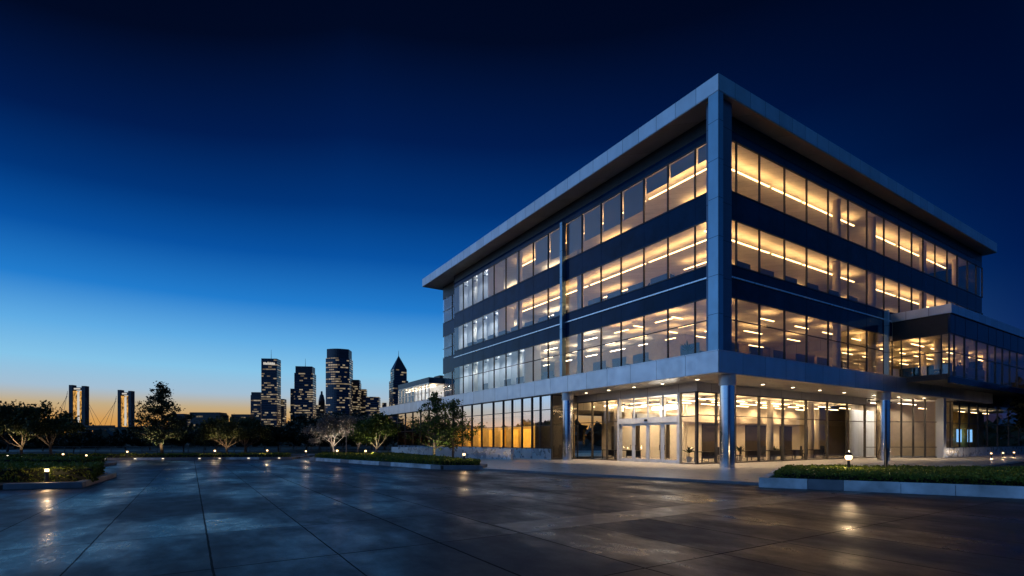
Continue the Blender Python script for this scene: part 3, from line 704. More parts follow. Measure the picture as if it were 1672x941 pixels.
def make_tree(kind, seed, H, rad, leaf_size, leafmat, barkmat, leaves_per, dens=1.0):
    """trunk mesh and crown mesh, base at the origin"""
    r = random.Random(seed); rs = np.random.RandomState(seed)
    wood = MB(); cl = []
    def rv(s): return Vector((r.uniform(-s, s), r.uniform(-s, s), r.uniform(-s, s)))
    def limb(p, d, ln, rd, depth, maxd, spread):
        pts = [p]; n = 4
        for i in range(n):
            d = (d + rv(.16) + Vector((0, 0, .05))).normalized(); pts.append(pts[-1] + d*(ln/n))
        wood.tube(pts, [rd*(1-.55*i/n) for i in range(n+1)], 6 if depth < 2 else 4)
        if depth >= maxd:
            for q in pts[2:]: cl.append(q)
            return
        for _ in range(r.choice((2, 3, 3)) if depth else 3):
            q = pts[r.choice((2, 3, 4, 4))]
            nd = (d + rv(spread)).normalized(); nd.z = max(nd.z, -.15)
            limb(q, nd.normalized(), ln*r.uniform(.58, .8), rd*.45, depth+1, maxd, spread)
        if depth >= 1: cl.append(pts[-1])
    if kind == 'pine':
        top = Vector((r.uniform(-.2, .2), r.uniform(-.2, .2), H))
        tp = [Vector((0, 0, 0))]
        for i in range(1, 9): tp.append(Vector((top.x*i/8 + r.uniform(-.08, .08), top.y*i/8 + r.uniform(-.08, .08), H*i/8)))
        tr = H*.022
        wood.tube(tp, [tr*(1-.9*i/8) for i in range(9)], 8)
        h = H*.20
        while h < H*.97:
            t = (h-H*.18)/(H*.82)
            prof = (1-t)**.9*(.72+.28*r.random()) * (1.0 if t > .12 else .8)
            for _ in range(r.choice((2, 3, 3, 4))):
                a = r.uniform(0, 2*math.pi); ln = rad*prof*r.uniform(.6, 1.2)+.12
                d = Vector((math.cos(a), math.sin(a), r.uniform(-.05, .35)))
                base = Vector((top.x*h/H, top.y*h/H, h)); pts = [base + d*ln*s + Vector((0, 0, .12*ln*s*s)) + rv(.08) for s in (0, .35, .7, 1)]
                wood.tube(pts, [tr*.35*(1-t)+.012, tr*.25*(1-t)+.01, .012, .006], 4)
                for s in np.linspace(.35, 1.05, max(2, int(ln/.42))):
                    c = base + d*ln*float(s) + Vector((0, 0, .12*ln*float(s)**2)) + rv(.22)
                    cl.append(c)
            h += H*r.uniform(.02, .045)
        cl.append(top)
        sig = .2
    else:
        th = H*r.uniform(.22, .28); tr = H*.026
        lean = Vector((r.uniform(-.15, .15), r.uniform(-.15, .15), 0))
        tp = [Vector((0, 0, 0)), Vector((0, 0, th*.5))+lean*.5, Vector((0, 0, th))+lean]
        wood.tube([tp[0], tp[0]+Vector((0, 0, .12)), tp[1], tp[2]], [tr*1.5, tr*1.1, tr*.9, tr*.8], 9)
        nl = 6 if kind == 'broad' else 7
        for i in range(nl):
            a = 2*math.pi*i/nl + r.uniform(-.4, .4); up = r.uniform(.45, 1.6)
            if i == 0: up = 3
            d = Vector((math.cos(a), math.sin(a), up)).normalized()
            ln = math.hypot(rad*.62*math.sqrt(max(0, 1-d.z*d.z)), (H-th)*.5*d.z)
            limb(tp[2] - Vector((0, 0, r.uniform(0, th*.25))), d, ln, tr*.5, 0, 2, .75)
        sig = rad*.115
    cen = np.array([tuple(c) for c in cl])
    # squeeze the skeleton ends into the wanted envelope
    k = rs.permutation(len(cen))[:max(4, int(len(cen)*dens))]; cen = cen[k]
    lv = np.repeat(cen, leaves_per, 0)
    scat = rs.normal(size=lv.shape)*sig*rs.uniform(.5, 1.3, size=(len(cen), 1)).repeat(leaves_per, 0); scat[:, 2] *= .75
    lv = lv + scat
    lv = lv[lv[:, 2] > H*.12]
    return wood.data('trunk', barkmat, True), leaf_mesh('crown', lv, leaf_size, rs, leafmat)

def place_tree(name, meshes, loc, label, group=None, sc=1.0, rz=0.0, cat='tree', sz=None):
    t = thing(name, loc, rz, label, cat, group); t.scale = (sc, sc, sz or sc)
    for nm, me in (('trunk', meshes[0]), ('crown', meshes[1])):
        o = bpy.data.objects.new(nm, me); COL.objects.link(o); o.parent = t
    return t

def hedge(name, pts, z0, z1, leaf, dens, label, seed, group=None, bump=.07):
    """clipped hedge on a polygon footprint"""
    rs = np.random.RandomState(seed); n = len(pts)
    P = np.array(pts, float); cen = P.mean(0)
    mb = MB(); inn = [tuple(cen+(p-cen)*.97) for p in P]
    root = thing(name, (cen[0], cen[1], z0), 0, label, 'hedge', group)
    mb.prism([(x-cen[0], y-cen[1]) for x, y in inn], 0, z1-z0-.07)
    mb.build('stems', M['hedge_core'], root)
    out = []
    area = .5*abs(sum(P[i][0]*P[(i+1) % n][1]-P[(i+1) % n][0]*P[i][1] for i in range(n)))
    k = int(area*dens); tri = [(P[0], P[i], P[i+1]) for i in range(1, n-1)]
    ta = np.array([.5*abs((b-a)[0]*(c-a)[1]-(b-a)[1]*(c-a)[0]) for a, b, c in tri])
    ch = rs.choice(len(tri), k, p=ta/ta.sum()); r1 = np.sqrt(rs.rand(k)); r2 = rs.rand(k)
    A_ = np.array([tri[i][0] for i in ch]); B_ = np.array([tri[i][1] for i in ch]); C_ = np.array([tri[i][2] for i in ch])
    xy = (1-r1)[:, None]*A_ + (r1*(1-r2))[:, None]*B_ + (r1*r2)[:, None]*C_
    def lump(x, y): return bump*(np.sin(x*2.1+seed)*np.cos(y*1.7)+.7*np.sin(x*5.3+y*4.1)+.5*np.sin(x*9.7-y*8.3+2))*.5
    zz = z1 + lump(xy[:, 0], xy[:, 1]) - np.abs(rs.normal(size=k))*.05 + rs.normal(size=k)*.02
    out.append(np.c_[xy, zz])
    for i in range(n):
        a, b = P[i], P[(i+1) % n]; ln = np.linalg.norm(b-a); kk = int(ln*(z1-z0)*dens*1.1)
        t = rs.rand(kk); e = (b-a)/ln; nn = np.array([e[1], -e[0]])
        if np.dot(nn, (a+b)/2-cen) < 0: nn = -nn
        q = a+(b-a)*t[:, None]; hh = rs.rand(kk)
        off = (lump(q[:, 0]*1.3+hh*3, q[:, 1]*1.3+hh*2)*1.2 - np.abs(rs.normal(size=kk))*.05)
        q = q + nn*off[:, None]
        out.append(np.c_[q, z0 + hh*(z1-z0+.02)])
    C = np.concatenate(out); C[:, 0] -= cen[0]; C[:, 1] -= cen[1]; C[:, 2] -= z0
    o = bpy.data.objects.new('foliage', leaf_mesh('foliage', C, leaf, rs, M['hedge'], .7)); COL.objects.link(o); o.parent = root
    return root

def planter(name, pts, h, label, mats, seg=2.0, width=.28, closed=True, soil=True, z0=PZ, lights=(), bev=.012):
    """raised kerb of stone blocks around a bed"""
    P = [Vector(p) for p in pts]; n = len(P); cen = sum(P, Vector((0, 0)))/n
    root = thing(name, (cen.x, cen.y, z0), 0, label, 'kerb')
    r = random.Random(len(label)); ci = 0
    for i in range(n if closed else n-1):
        a, b = P[i], P[(i+1) % n]; d = b-a; ln = d.length; d.normalize(); nn = Vector((d.y, -d.x))
        if nn.dot((a+b)/2-cen) > 0: nn = -nn
        m_ = max(1, round(ln/seg)); cuts = [0]+[ln*(k+r.uniform(-.15, .15))/m_ for k in range(1, m_)]+[ln-width]
        for k in range(m_):
            s0, s1 = cuts[k], cuts[k+1]-.012
            if s1-s0 < .1: continue
            c = [a+d*s0-cen, a+d*s1-cen, a+d*s1+nn*width-cen, a+d*s0+nn*width-cen]
            if (c[1]-c[0]).x*(c[2]-c[1]).y-(c[1]-c[0]).y*(c[2]-c[1]).x < 0: c.reverse()
            m = mats[i] if isinstance(mats, dict) and i in mats else mats
            mm = m[ci % len(m)] if isinstance(m, (list, tuple)) else m; ci += 1
            MB().prism([tuple(x) for x in c], 0, h).build('kerb_stone', M[mm], root, bevel=bev)
        for t in (lights if i == 0 else ()):
            q = a+d*(t*ln)-cen
            MB().box(-.09, .09, -.02, .02, h*.45, h*.75).build('kerb_light', M['kerb_lens'], root).matrix_local = Matrix.Translation((q.x-nn.x*.012, q.y-nn.y*.012, 0)) @ Matrix.Rotation(math.atan2(d.y, d.x), 4, 'Z')
    if soil and closed:
        c = [p-cen for p in P]
        c = [x*.985 for x in c]
        if sum(c[i].x*c[(i+1) % n].y-c[(i+1) % n].x*c[i].y for i in range(n)) < 0: c.reverse()
        MB().prism([tuple(x) for x in c], .01, h-.05).build('soil', M['soil'], root)
    return root

# ------------------------------------------------------------------ planters and hedges
def XY(v, u): p = W(v, u); return (p.x, p.y)
# right: big kerbed bed in front of the right facade
RA = (9.5, 19.6); RB = (16.9, 15.0); RBx = (24, 10.6)
rp = [RA, RB, RBx, (30, 22), (13.2, 25.4)]
planter('planter_kerb', rp, .37, 'pale stone kerb round the large hedge bed on the right', {0: ['kerb_light', 'kerb_dark', 'kerb_light', 'kerb_light', 'kerb_light', 'kerb_dark'], 1: ['kerb_light'], 2: ['kerb_dark'], 3: ['kerb_dark'], 4: ['kerb_light']}, 1.45, .3)
def inset(pts, s):
    c = Vector((sum(p[0] for p in pts)/len(pts), sum(p[1] for p in pts)/len(pts)))
    out = []
    for p in pts:
        d = Vector(p)-c; out.append(tuple(c + d*(1-s/d.length)))
    return out
hedge('hedge', inset(rp, .55), .22, .50, .042, 330, 'wide clipped green hedge in the kerbed bed on the right', 4)
# left: bed with hedge and a bollard
lp = [(-16.3, 19.3), (-18.9, 18.5), (-27, 16.5), (-30, 26), (-19.5, 25.1)]
planter('planter_kerb', lp, .22, 'dark stone kerb round the near hedge bed on the left', {0: ['kerb_dark'], 1: ['kerb_dark'], 4: ['kerb_tan'], 2: ['kerb_dark'], 3: ['kerb_dark']}, 2.2, .3)
lh = [(-16.9, 20.6), (-19.2, 19.9), (-27, 18.2), (-29.4, 25.6), (-19.8, 24.7)]
hedge('hedge', lh, .05, .62, .05, 260, 'dark clipped hedge with one bollard at its front, on the left', 9)
# second bed behind it
l2 = [(-27.5, 33.0), (-40, 31.5), (-42, 37.5), (-29.5, 38.0)]
planter('planter_kerb', l2, .2, 'low stone kerb round the bed behind the left hedge', ['kerb_dark'], 2.5, .3)
hedge('hedge', inset(l2, .6), .05, .52, .07, 120, 'low hedge between the near left bed and the broad trees', 12)
# far bed along the back of the plaza
fp = [(-21.0, 48.6), (-40.2, 45.6), (-60, 43.5), (-60, 49), (-40, 56), (-22, 60)]
planter('planter_kerb', fp, .22, 'long low kerb with small recessed lights along the back of the plaza', ['kerb_dark', 'kerb_light', 'kerb_dark'], 2.6, .3, lights=(.06, .2, .33, .42, .58, .7, .83, .95))
hedge('hedge', inset([(-21.5, 48.9), (-40.2, 46.0), (-59, 44), (-59, 46), (-40, 48.5), (-22, 51.5)], .3), .05, .42, .08, 95, 'long low hedge along the back of the plaza under the trees', 15)
# middle bed before the low wall
mp_ = [(-4.2, 31.2), (-1.8, 31.2), (-1.6, 33.2), (-12.5, 53.5), (-20.5, 54.5), (-18.3, 46.0)]
planter('planter_kerb', mp_, .27, 'pale block kerb round the long tapering bed before the low polished wall', {0: ['kerb_dark'], 5: ['kerb_light', 'kerb_light', 'kerb_dark', 'kerb_light'], 1: ['kerb_dark'], 2: ['kerb_dark'], 3: ['kerb_dark'], 4: ['kerb_dark']}, 1.6, .3)
hedge('hedge', inset(mp_, .7), .08, .44, .065, 170, 'long tapering hedge before the low polished wall', 21)

# ------------------------------------------------------------------ bollard lights
def bollard_proto(h=.52, r=.075, style='cyl'):
    root = thing('bollard_light', (0, 0, 0), 0, '', 'bollard light')
    smooth_by_angle(MB().lathe([(r*.95, 0), (r*.95, h*.72)], 20).build('post', M['bronze'], root))
    smooth_by_angle(MB().lathe([(r*.9, h*.725), (r*.9, h*.93)], 20).build('lens', M['bollard_lens'], root))
    smooth_by_angle(MB().lathe([(r*1.08, h*.932), (r*1.08, h*.98), (r*.8, h)], 20).build('cap', M['bronze'], root))
    return root
proto = bollard_proto()
BG = 'lit bollards round the plaza'
Z0 = PZ
def at(px, py, z):                       # ground point under a place in the view, used to lay out the site plan
    Y = (1.7-z)*831/(py-719.5); return Vector(((px-836)/831*Y, Y, z))
spots = [
    ((-18.05, 19.75, .12), 1.0, 'lit bronze bollard at the front of the near left hedge'),
    ((*at(103, 752, .0)[:2], .1), 1.0, 'lit bollard in front of the broad tree, leftmost of the far bollards'),
    ((*at(141, 753.5, .0)[:2], .1), .9, 'lit bollard in the far hedge, second from the left'),
    ((-35.0, 46.3, .25), 1.0, 'lit bollard below the left bridge towers, beside the tall pine'),
    ((-28.2, 48.3, .25), 1.1, 'lit bollard between the tall pine and the two-trunk tree'),
    ((-24.0, 49.9, .25), 1.1, 'lit bollard in the far hedge beneath the tallest left skyscraper'),
    ((-19.6, 48.4, .25), 1.0, 'lit bollard at the far tip of the tapering bed'),
    ((-16.0, 46.6, .25), 1.2, 'lit bollard at the foot of the grey-leaved tree'),
    ((-13.0, 45.2, .25), 1.2, 'lit bollard at the foot of the bright green tree'),
    ((-3.15, 33.4, .25), 1.25, 'lit bollard in the hedge at the near end of the tapering bed'),
]
for i, (p, s, lab) in enumerate(spots):
    o = proto if i == 0 else copy_tree(proto)
    o.location = p; o.scale = (s, s, s); tag(o, lab, 'bollard light', BG); lamp('POINT', (0, 0, .43), 60 if i == 0 else 40, (1, .66, .34), o, .068)
# mushroom-topped light in the right hedge
rb = thing('bollard_light', (14.55, 22.0, .2), 0, 'round-headed lit bollard standing in the right hedge', 'bollard light', BG)
smooth_by_angle(MB().lathe([(.05, 0), (.05, .66)], 16).build('post', M['black_metal'], rb))
smooth_by_angle(MB().lathe([(.07, .662), (.13, .73), (.14, .80), (.10, .86)], 20).build('lens', M['bollard_lens'], rb))
smooth_by_angle(MB().lathe([(.15, .862), (.13, .93), (.05, .99)], 20).build('cap', M['black_metal'], rb))
lamp('POINT', (0, 0, .79), 360, (1, .70, .38), rb, .12)
sp_ = thing('post', (16.6, 22.6, .2), 0, 'thin dark unlit post standing in the right hedge before a round column', 'post')
MB().lathe([(.07, 0), (.07, 1.15), (.03, 1.2), (.025, 2.9)], 14).build('shaft', M['black_metal'], sp_)
MB().box(-.02, .35, -.16, .16, .0, .12).build('base', M['black_metal'], sp_)
# lights at the foot of the annex
for i, x_ in enumerate((39.5, 43.0, 46.5)):
    o = copy_tree(proto); p = W(x_, -2.2); o.location = (p.x, p.y, 0); tag(o, ('lit bollard before the annex, nearest to the square column', 'lit bollard before the annex, between its two neighbours', 'lit bollard before the annex, nearest to the dark trees')[i], 'bollard light', BG); lamp('POINT', (0, 0, .43), 30, (.8, .88, 1), o, .05)

# ------------------------------------------------------------------ trees
def uplight(x, y, z, energy, target, label, col=(1, .74, .42), spot=95):
    u_ = thing('ground_spotlight', (x, y, z), 0, label, 'spotlight', 'spotlights under the trees')
    MB().lathe([(.07, 0), (.09, .1), (.09, .16)], 14).build('housing', M['black_metal'], u_)
    MB().lathe([(.07, .162), (.07, .17)], 14).build('lens', M['downlight'], u_)
    lamp('SPOT', (0, 0, .2), energy, col, u_, .06, spot, (target[0]-x, target[1]-y, target[2]-z), .7)
T_broad = make_tree('broad', 21, 5.6, 3.3, .13, M['leaf'], M['bark'], 50, .82)
T_broad2 = make_tree('broad', 34, 5.0, 3.0, .13, M['leaf'], M['bark'], 50, .82)
T_pine = make_tree('pine', 8, 7.3, 3.1, .10, M['leaf_pine'], M['bark'], 46, .95)
T_grey = make_tree('bare', 42, 4.6, 2.3, .085, M['leaf_grey'], M['pale_bark'], 70, .9)
T_green = make_tree('broad', 55, 4.4, 2.4, .12, M['leaf_bright'], M['pale_bark'], 60, .7)
T_pine2 = make_tree('pine', 77, 5.3, 2.9, .09, M['leaf_bright'], M['bark'], 30, .62)
P0 = .1
place_tree('broadleaf_tree', T_broad, (-44.6, 46.2, P0), 'broad spreading tree at the far left, the left of two trunks', None, .92, .3)
place_tree('broadleaf_tree', T_broad2, (-42.6, 47.0, P0), 'broad spreading tree at the far left, the right of two trunks', None, .98, 1.4)
place_tree('pine_tree', T_pine, (-35.8, 52.1, P0), 'tall ragged pine right of the lit bridge towers', None, 1.0, .5)
place_tree('broadleaf_tree', T_broad2, (-30.4, 54.3, P0), 'round warm-lit tree left of the skyscrapers, its trunk pale', None, .82, 2.2)
place_tree('broadleaf_tree', T_broad, (-30.2, 57.6, P0), 'dimmer round tree just behind and right of the warm-lit one', None, .78, 4.0)
place_tree('grey_leaved_tree', T_grey, (-19.0, 54.5, P0), 'pale grey-leaved tree behind the tapering bed, lit from below', None, 1.0, 0)
place_tree('grey_leaved_tree', T_grey, (-17.0, 56.0, P0), 'pale grey-leaved tree half hidden by the bright green tree', None, 1.0, 2.5)
place_tree('green_tree', T_green, (-13.9, 51.6, P0), 'bright green round tree at the left end of the office building', None, 1.0, .8)
place_tree('young_tree', T_pine2, (-6.3, 41.3, P0), 'young tree with a slim dark trunk before the left ground floor glazing', None, 1.0, 0)
place_tree('young_tree', T_pine2, (-5.0, 43.2, P0), 'second young tree before the glazing, nearer the round column', None, .93, 2.1)
pole = thing('lamp_post', (-16.6, 51.0, P0), 0, 'slim pale pole between the two grey-leaved trees', 'post')
MB().tube([(0, 0, 0), (0, 0, 2.7)], [.06, .045], 10).build('shaft', M['pale_bark'], pole)
MB().lathe([(.09, 2.7), (.09, 2.85), (.03, 2.9)], 12).build('head', M['bronze'], pole)
uplight(-44.2, 44.6, .2, 620, (-43.8, 46.5, 3.2), 'small spotlight at the foot of the broad trees on the far left')
uplight(-35.4, 50.3, .2, 620, (-35.8, 52.1, 3.0), 'small spotlight at the foot of the tall pine')
uplight(-30.6, 52.4, .2, 620, (-30.4, 54.3, 3.0), 'small spotlight at the foot of the warm-lit round tree')
uplight(-18.4, 52.2, .2, 2600, (-18.8, 54.8, 2.6), 'small spotlight at the foot of the grey-leaved trees', (1, .86, .7), 100)
uplight(-13.6, 49.4, .2, 620, (-13.9, 51.6, 2.6), 'small spotlight at the foot of the bright green tree', (1, .82, .5), 95)
uplight(-5.6, 40.0, .2, 340, (-5.7, 42.2, 2.4), 'small spotlight at the foot of the young trees', (1, .84, .5), 110)
# dark trees beyond the plaza, each a thing
D1 = make_tree('broad', 101, 9, 5.5, .34, M['leaf_dark'], M['bark'], 60)
D2 = make_tree('broad', 113, 8, 6.0, .34, M['leaf_dark'], M['bark'], 60)
D3 = make_tree('pine', 127, 10, 4.0, .30, M['leaf_dark'], M['bark'], 60)
rng = random.Random(17)
back = []
def dark_tree(px, Y, top, label, kind=None):
    X = (px-836)/831*Y; H = (719.5-top)*Y/831 + 1.9
    mesh, h0 = [(D1, 9), (D2, 8), (D3, 10)][kind if kind is not None else rng.choice((0, 1, 1, 0))]
    sc = H/h0*1.02
    place_tree('dark_tree', mesh, (X, Y, PZ), label, 'dark trees beyond the plaza', sc*1.25, rng.uniform(0, 6), sz=sc)
DT = [(12, 80, 690), (70, 88, 706), (120, 74, 710), (160, 92, 712), (205, 82, 711), (245, 95, 700), (300, 78, 702), (335, 96, 703), (352, 84, 706), (402, 78, 694), (432, 98, 702), (455, 82, 698), (478, 108, 692), (500, 86, 690), (522, 100, 684), (540, 78, 690), (560, 116, 680), (585, 96, 682), (606, 84, 696), (628, 102, 690), (642, 90, 694)]
for i, (px, Y, top) in enumerate(DT):
    dark_tree(px, Y, top, 'dark unlit tree beyond the plaza, %s from the left of the treeline' % (ORD[i] if i < len(ORD) else ('nineteenth', 'twentieth', 'twenty-first')[i-18]))
for i, (v, u, h) in enumerate(((56, -5.5, 8.5), (60, -9, 9.5), (53.5, -8.0, 4.5))):
    p = W(v, u); place_tree('dark_tree', (D1, D2, D2)[i], (p.x, p.y, PZ), ('dark tree hiding the right end of the annex', 'tall dark tree at the right edge of the view', 'small dark tree before the annex corner')[i], 'dark trees by the annex', h/9, i*1.7)
# far-off wood outside to the left and right, a mass seen between and in the glass
rs = np.random.RandomState(2)
an = np.concatenate([rs.uniform(-150, -40, 5200), rs.uniform(-40, 60, 3800)]); rad_ = rs.uniform(150, 260, len(an))
hh = np.where((an > -46) & (an < -33), 3.0, np.where(np.abs(an) < 46, 5.0, 6.0))*(1+.3*np.sin(an*.31)+.2*np.sin(an*.83+1)+.15*np.sin(an*2.1))
zz = rs.rand(len(an))**.7*hh
wood_ = bpy.data.objects.new('distant_wood', leaf_mesh('distant_wood', np.c_[rad_*np.sin(np.radians(an)), rad_*np.cos(np.radians(an)), zz], 1.9, rs, M['leaf_dark'], .8)); COL.objects.link(wood_)
tag(wood_, 'far-off dark wood along the horizon', 'wood', None, 'stuff')
# railing beyond the beds
rl = thing('railing', (-60, 66, PZ), 0, 'low dark railing beyond the plaza beds', 'railing')
rm = MB().box(0, 48, -.03, .03, .95, 1.0).box(0, 48, -.02, .02, .5, .53)
for k in range(25): rm.box(k*2-.03, k*2+.03, -.03, .03, 0, .95)
rm.build('rails', M['bronze'], rl)

# ------------------------------------------------------------------ skyline
SKY_D = 900.0
SG = 'skyscrapers of the far skyline'
def blk(px0, px1, ytop, D): # centre, width, height at distance D
    return ((px0+px1)/2-836)/831*D, (px1-px0)/831*D, (719.5-ytop)/831*D+1.7
def tower(name, px0, px1, ytop, D, mat, label, rot=0.0, depth=.8, cap=None, extra=(), antenna=None, sign=None, shape='box'):
    x, w, h = blk(px0, px1, ytop, D)
    ca, sa = abs(math.cos(rot)), abs(math.sin(rot)); ww = w/(ca+depth*sa)
    t = thing(name, (x, D, PZ), rot, label, 'tower', SG); hw, hd = ww/2, ww*depth/2
    if shape == 'box':
        z1 = h*(1-(cap or 0)*.01)
        MB().box(-hw, hw, -hd, hd, 0, z1).build('facade', mat, t)
        if cap: MB().box(-hw*.9, hw*.9, -hd*.9, hd*.9, z1, h).build('roof_cap', M['tower_body'], t)
    elif shape == 'round':
        pr = [(-hw, hd), (-hw, -hd*.55)] + [(-hw + 2*hw*i/10, -hd*.55 - hd*.45*math.sin(math.pi*i/10)) for i in range(1, 10)] + [(hw, -hd*.55), (hw, hd)]
        z1 = h*.90; MB().prism(pr, 0, z1).build('facade', mat, t)
        MB().prism([(a*.92, b*.92) for a, b in pr], z1, h).build('roof_cap', M['tower_body'], t)
    elif shape == 'spire':
        z0 = h*.70; z1 = h*.83
        MB().box(-hw, hw, -hd, hd, 0, z0).build('facade', mat, t)
        MB().prism([(-hw*.85, -hd*.85), (hw*.85, -hd*.85), (hw*.85, hd*.85), (-hw*.85, hd*.85)], z0, z1).build('upper_facade', mat, t)
        mb = MB(); b = [(-hw*.85, -hd*.85, z1), (hw*.85, -hd*.85, z1), (hw*.85, hd*.85, z1), (-hw*.85, hd*.85, z1)]
        for i in range(4): mb.quad(b[i], b[(i+1) % 4], (0, 0, h))
        mb.build('pyramid_roof', M['tower_body'], t)
    elif shape == 'dome':
        MB().box(-hw, hw, -hd, hd, 0, h*.72).build('facade', mat, t)
        MB().lathe([(hw*.75, h*.72), (hw*.72, h*.82), (hw*.45, h*.92), (hw*.25, h*.94), (hw*.2, h)], 14).build('dome', M['tower_body'], t, True)
    if antenna: MB().tube([(0, 0, h*.99), (0, 0, h + antenna/831*D)], [.5, .18], 6).build('antenna', M['tower_body'], t)
    if sign:
        mb = MB(); r = random.Random(3); xx = -hw*.72
        while xx < hw*.66:
            w_ = ww*r.uniform(.05, .10); mb.box(xx, xx+w_, -hd-.6, -hd-.05, h*.925, h*.925 + h*r.uniform(.022, .034)); xx += w_+ww*.018
        mb.build('lit_sign', M['white_lit'], t)
    return t
def TM(seed, lit, base=(.05, .065, .10), cw=2.3, ch=4.0, **k): return tower_mat('tower_facade', base, cw, ch, lit, seed=seed, **k)
tower('skyscraper', 429.7, 456, 587, 900, TM(1.3, .85), 'tall slab skyscraper with a white lit sign near its top', .12, .8, None, antenna=16, sign=True)
tower('office_block', 411.5, 428.5, 641, 930, TM(2.7, 1.1), 'low lit block on the left side of the tower with the white sign', .1, .8, 6)
tower('office_block', 450, 466, 652, 940, TM(3.1, .55), 'stepped dark block on the right side of the tower with the white sign', .1)
tower('skyscraper', 482.8, 514.5, 599.7, 900, TM(4.9, .95), 'flat-topped skyscraper with a thin mast, between sign tower and tallest tower', .15, .8, 9, antenna=14)
tower('office_block', 475, 484, 635, 930, TM(5.2, .5), 'narrow block on the left side of the tower with the thin mast', .1)
tower('domed_tower', 518.5, 532, 639, 960, TM(6.1, .6, (.06, .055, .05)), 'small old tower with a dome, between two taller ones', 0, .9, shape='dome')
tower('skyscraper', 533.5, 573.5, 571.7, 880, TM(7.7, .85), 'tallest skyscraper, with a bowed front and rounded top', .08, .8, shape='round')
tower('office_block', 569, 589, 621, 920, TM(8.2, .85), 'lit block leaning on the right side of the tallest skyscraper', .1, .8, 5)
tower('office_block', 586, 599, 636, 940, TM(9.4, .8), 'narrow lit block, second to the right of the tallest skyscraper', .1)
tower('office_block', 598, 620.5, 648.7, 900, TM(10.6, 1.0), 'low wide lit block right of the stepped ones by the tallest skyscraper', .1)
tower('spired_tower', 634, 667.7, 580.6, 880, TM(11.9, .8), 'tower with a pointed pyramid roof right beside the office building', .5, 1.0, shape='spire', antenna=8)
tower('office_block', 624.5, 631, 658, 960, TM(12.2, .1), 'tiny dark block left of the pointed tower', .05)
tower('office_block', 314, 367, 674, 700, TM(13.3, .35, (.06, .055, .055), 3.5, 4), 'wide low grey block right of the tall pine', .05, .5, 8)
tower('office_block', 380, 412, 677, 720, TM(14.1, .2, (.06, .05, .045), 3.5, 4), 'low brown block behind the round warm-lit tree', .05, .6, 10)
tower('office_block', 279, 306, 676, 740, TM(15.8, .15, (.06, .05, .045), 3.5, 4), 'low dark block half hidden behind the tall pine', .05, .6, 10)
tower('office_block', 304, 314, 687, 730, TM(16.8, .3, (.06, .05, .045), 3.5, 4), 'smallest block between the pine and the wide grey block', .05)

# ------------------------------------------------------------------ lift bridge
BD = 520.0
br = thing('lift_bridge', (0, BD, PZ), 0, 'lift bridge with two gold-lit towers on the left horizon', 'bridge')
def bx_(px): return (px-836)/831*BD
def bz_(py): return (719.5-py)/831*BD+1.7
dz = bz_(700)
MB().box(bx_(78), bx_(310), -6, 6, dz-1.6, dz+1.6).build('deck', M['bridge'], br)
MB().box(bx_(142), bx_(196), -7, -6.2, dz+1.6, dz+3.2).build('truss', M['bridge'], br)
for p0, p1, yt in ((115.8, 142.3, 629), (195, 217, 637)):
    x0, x1, zt = bx_(p0), bx_(p1), bz_(yt); wl = (x1-x0)*.22
    tw = MB().box(x0, x0+wl, -2.5, 2.5, dz+1.6, zt).box(x1-wl, x1, -2.5, 2.5, dz+1.6, zt-1).box(x0+wl, x1-wl, -2, 2, zt-5, zt-2.5).build('bridge_tower', M['tower_body'], br)
    gw = (x1-x0)*.17
    MB().box(x0+wl+.003, x0+wl+gw, -1.5, 1.5, dz+2, zt-6).box(x1-wl-gw, x1-wl-.003, -1.5, 1.5, dz+2, zt-6).build('floodlit_glow', M['gold'], tw)  # floodlit inner faces, their light put in as glow
    MB().box((x0+x1)/2-.8, (x0+x1)/2+.8, -1.4, 1.4, dz+3, zt-7).build('white_glow_shaft', M['white_lit'], tw)  # bright floodlit centre painted as white emission
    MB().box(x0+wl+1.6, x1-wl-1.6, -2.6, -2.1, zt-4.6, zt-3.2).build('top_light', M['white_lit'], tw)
    MB().box(x0+.5, x0+wl+.8, -7, 7, 0, dz-1.6).box(x1-wl-.8, x1-.5, -7, 7, 0, dz-1.6).build('pier', M['bridge'], br)
    for e, s in ((x0, -1), (x1, 1)):
        for k in (6, 12, 18):
            MB().tube([(e, -4, zt-4-k*.4), (e+s*k*1.05, -4, dz+1.6)], .13, 4).build('cable', M['tower_body'], br)

# ------------------------------------------------------------------ furniture behind the glass
def desk_proto():
    root = thing('office_desk', (0, 0, 0), 0, '', 'desk')
    MB().box(-.8, .8, -.38, .38, .70, .74).build('desk_top', M['grey_panel'], root)
    for x in (-.76, .72): MB().box(x, x+.04, -.36, .36, 0, .70).build('leg', M['black_metal'], root)
    MB().box(-.8, .8, .385, .42, .3, 1.3).build('screen_panel', M['grey_panel'], root)
    mo = MB().box(-.32, .30, .10, .14, .88, 1.26).box(-.03, .03, .1, .14, .745, .88).build('monitor', M['black_metal'], root)
    return root
def chair_proto():
    root = thing('office_chair', (0, 0, 0), 0, '', 'chair')
    MB().box(-.25, .25, -.25, .25, .44, .52).build('seat', M['fabric'], root, bevel=.03)
    MB().box(-.23, .23, .22, .28, .56, 1.18).build('backrest', M['fabric'], root, bevel=.03)
    MB().lathe([(.03, .06), (.03, .44)], 10).build('stem', M['black_metal'], root)
    mb = MB()
    for i in range(5):
        a = i*2*math.pi/5; mb.tube([(0, 0, .1), (.3*math.cos(a), .3*math.sin(a), .03)], .022, 6)
    mb.build('base', M['black_metal'], root); return root
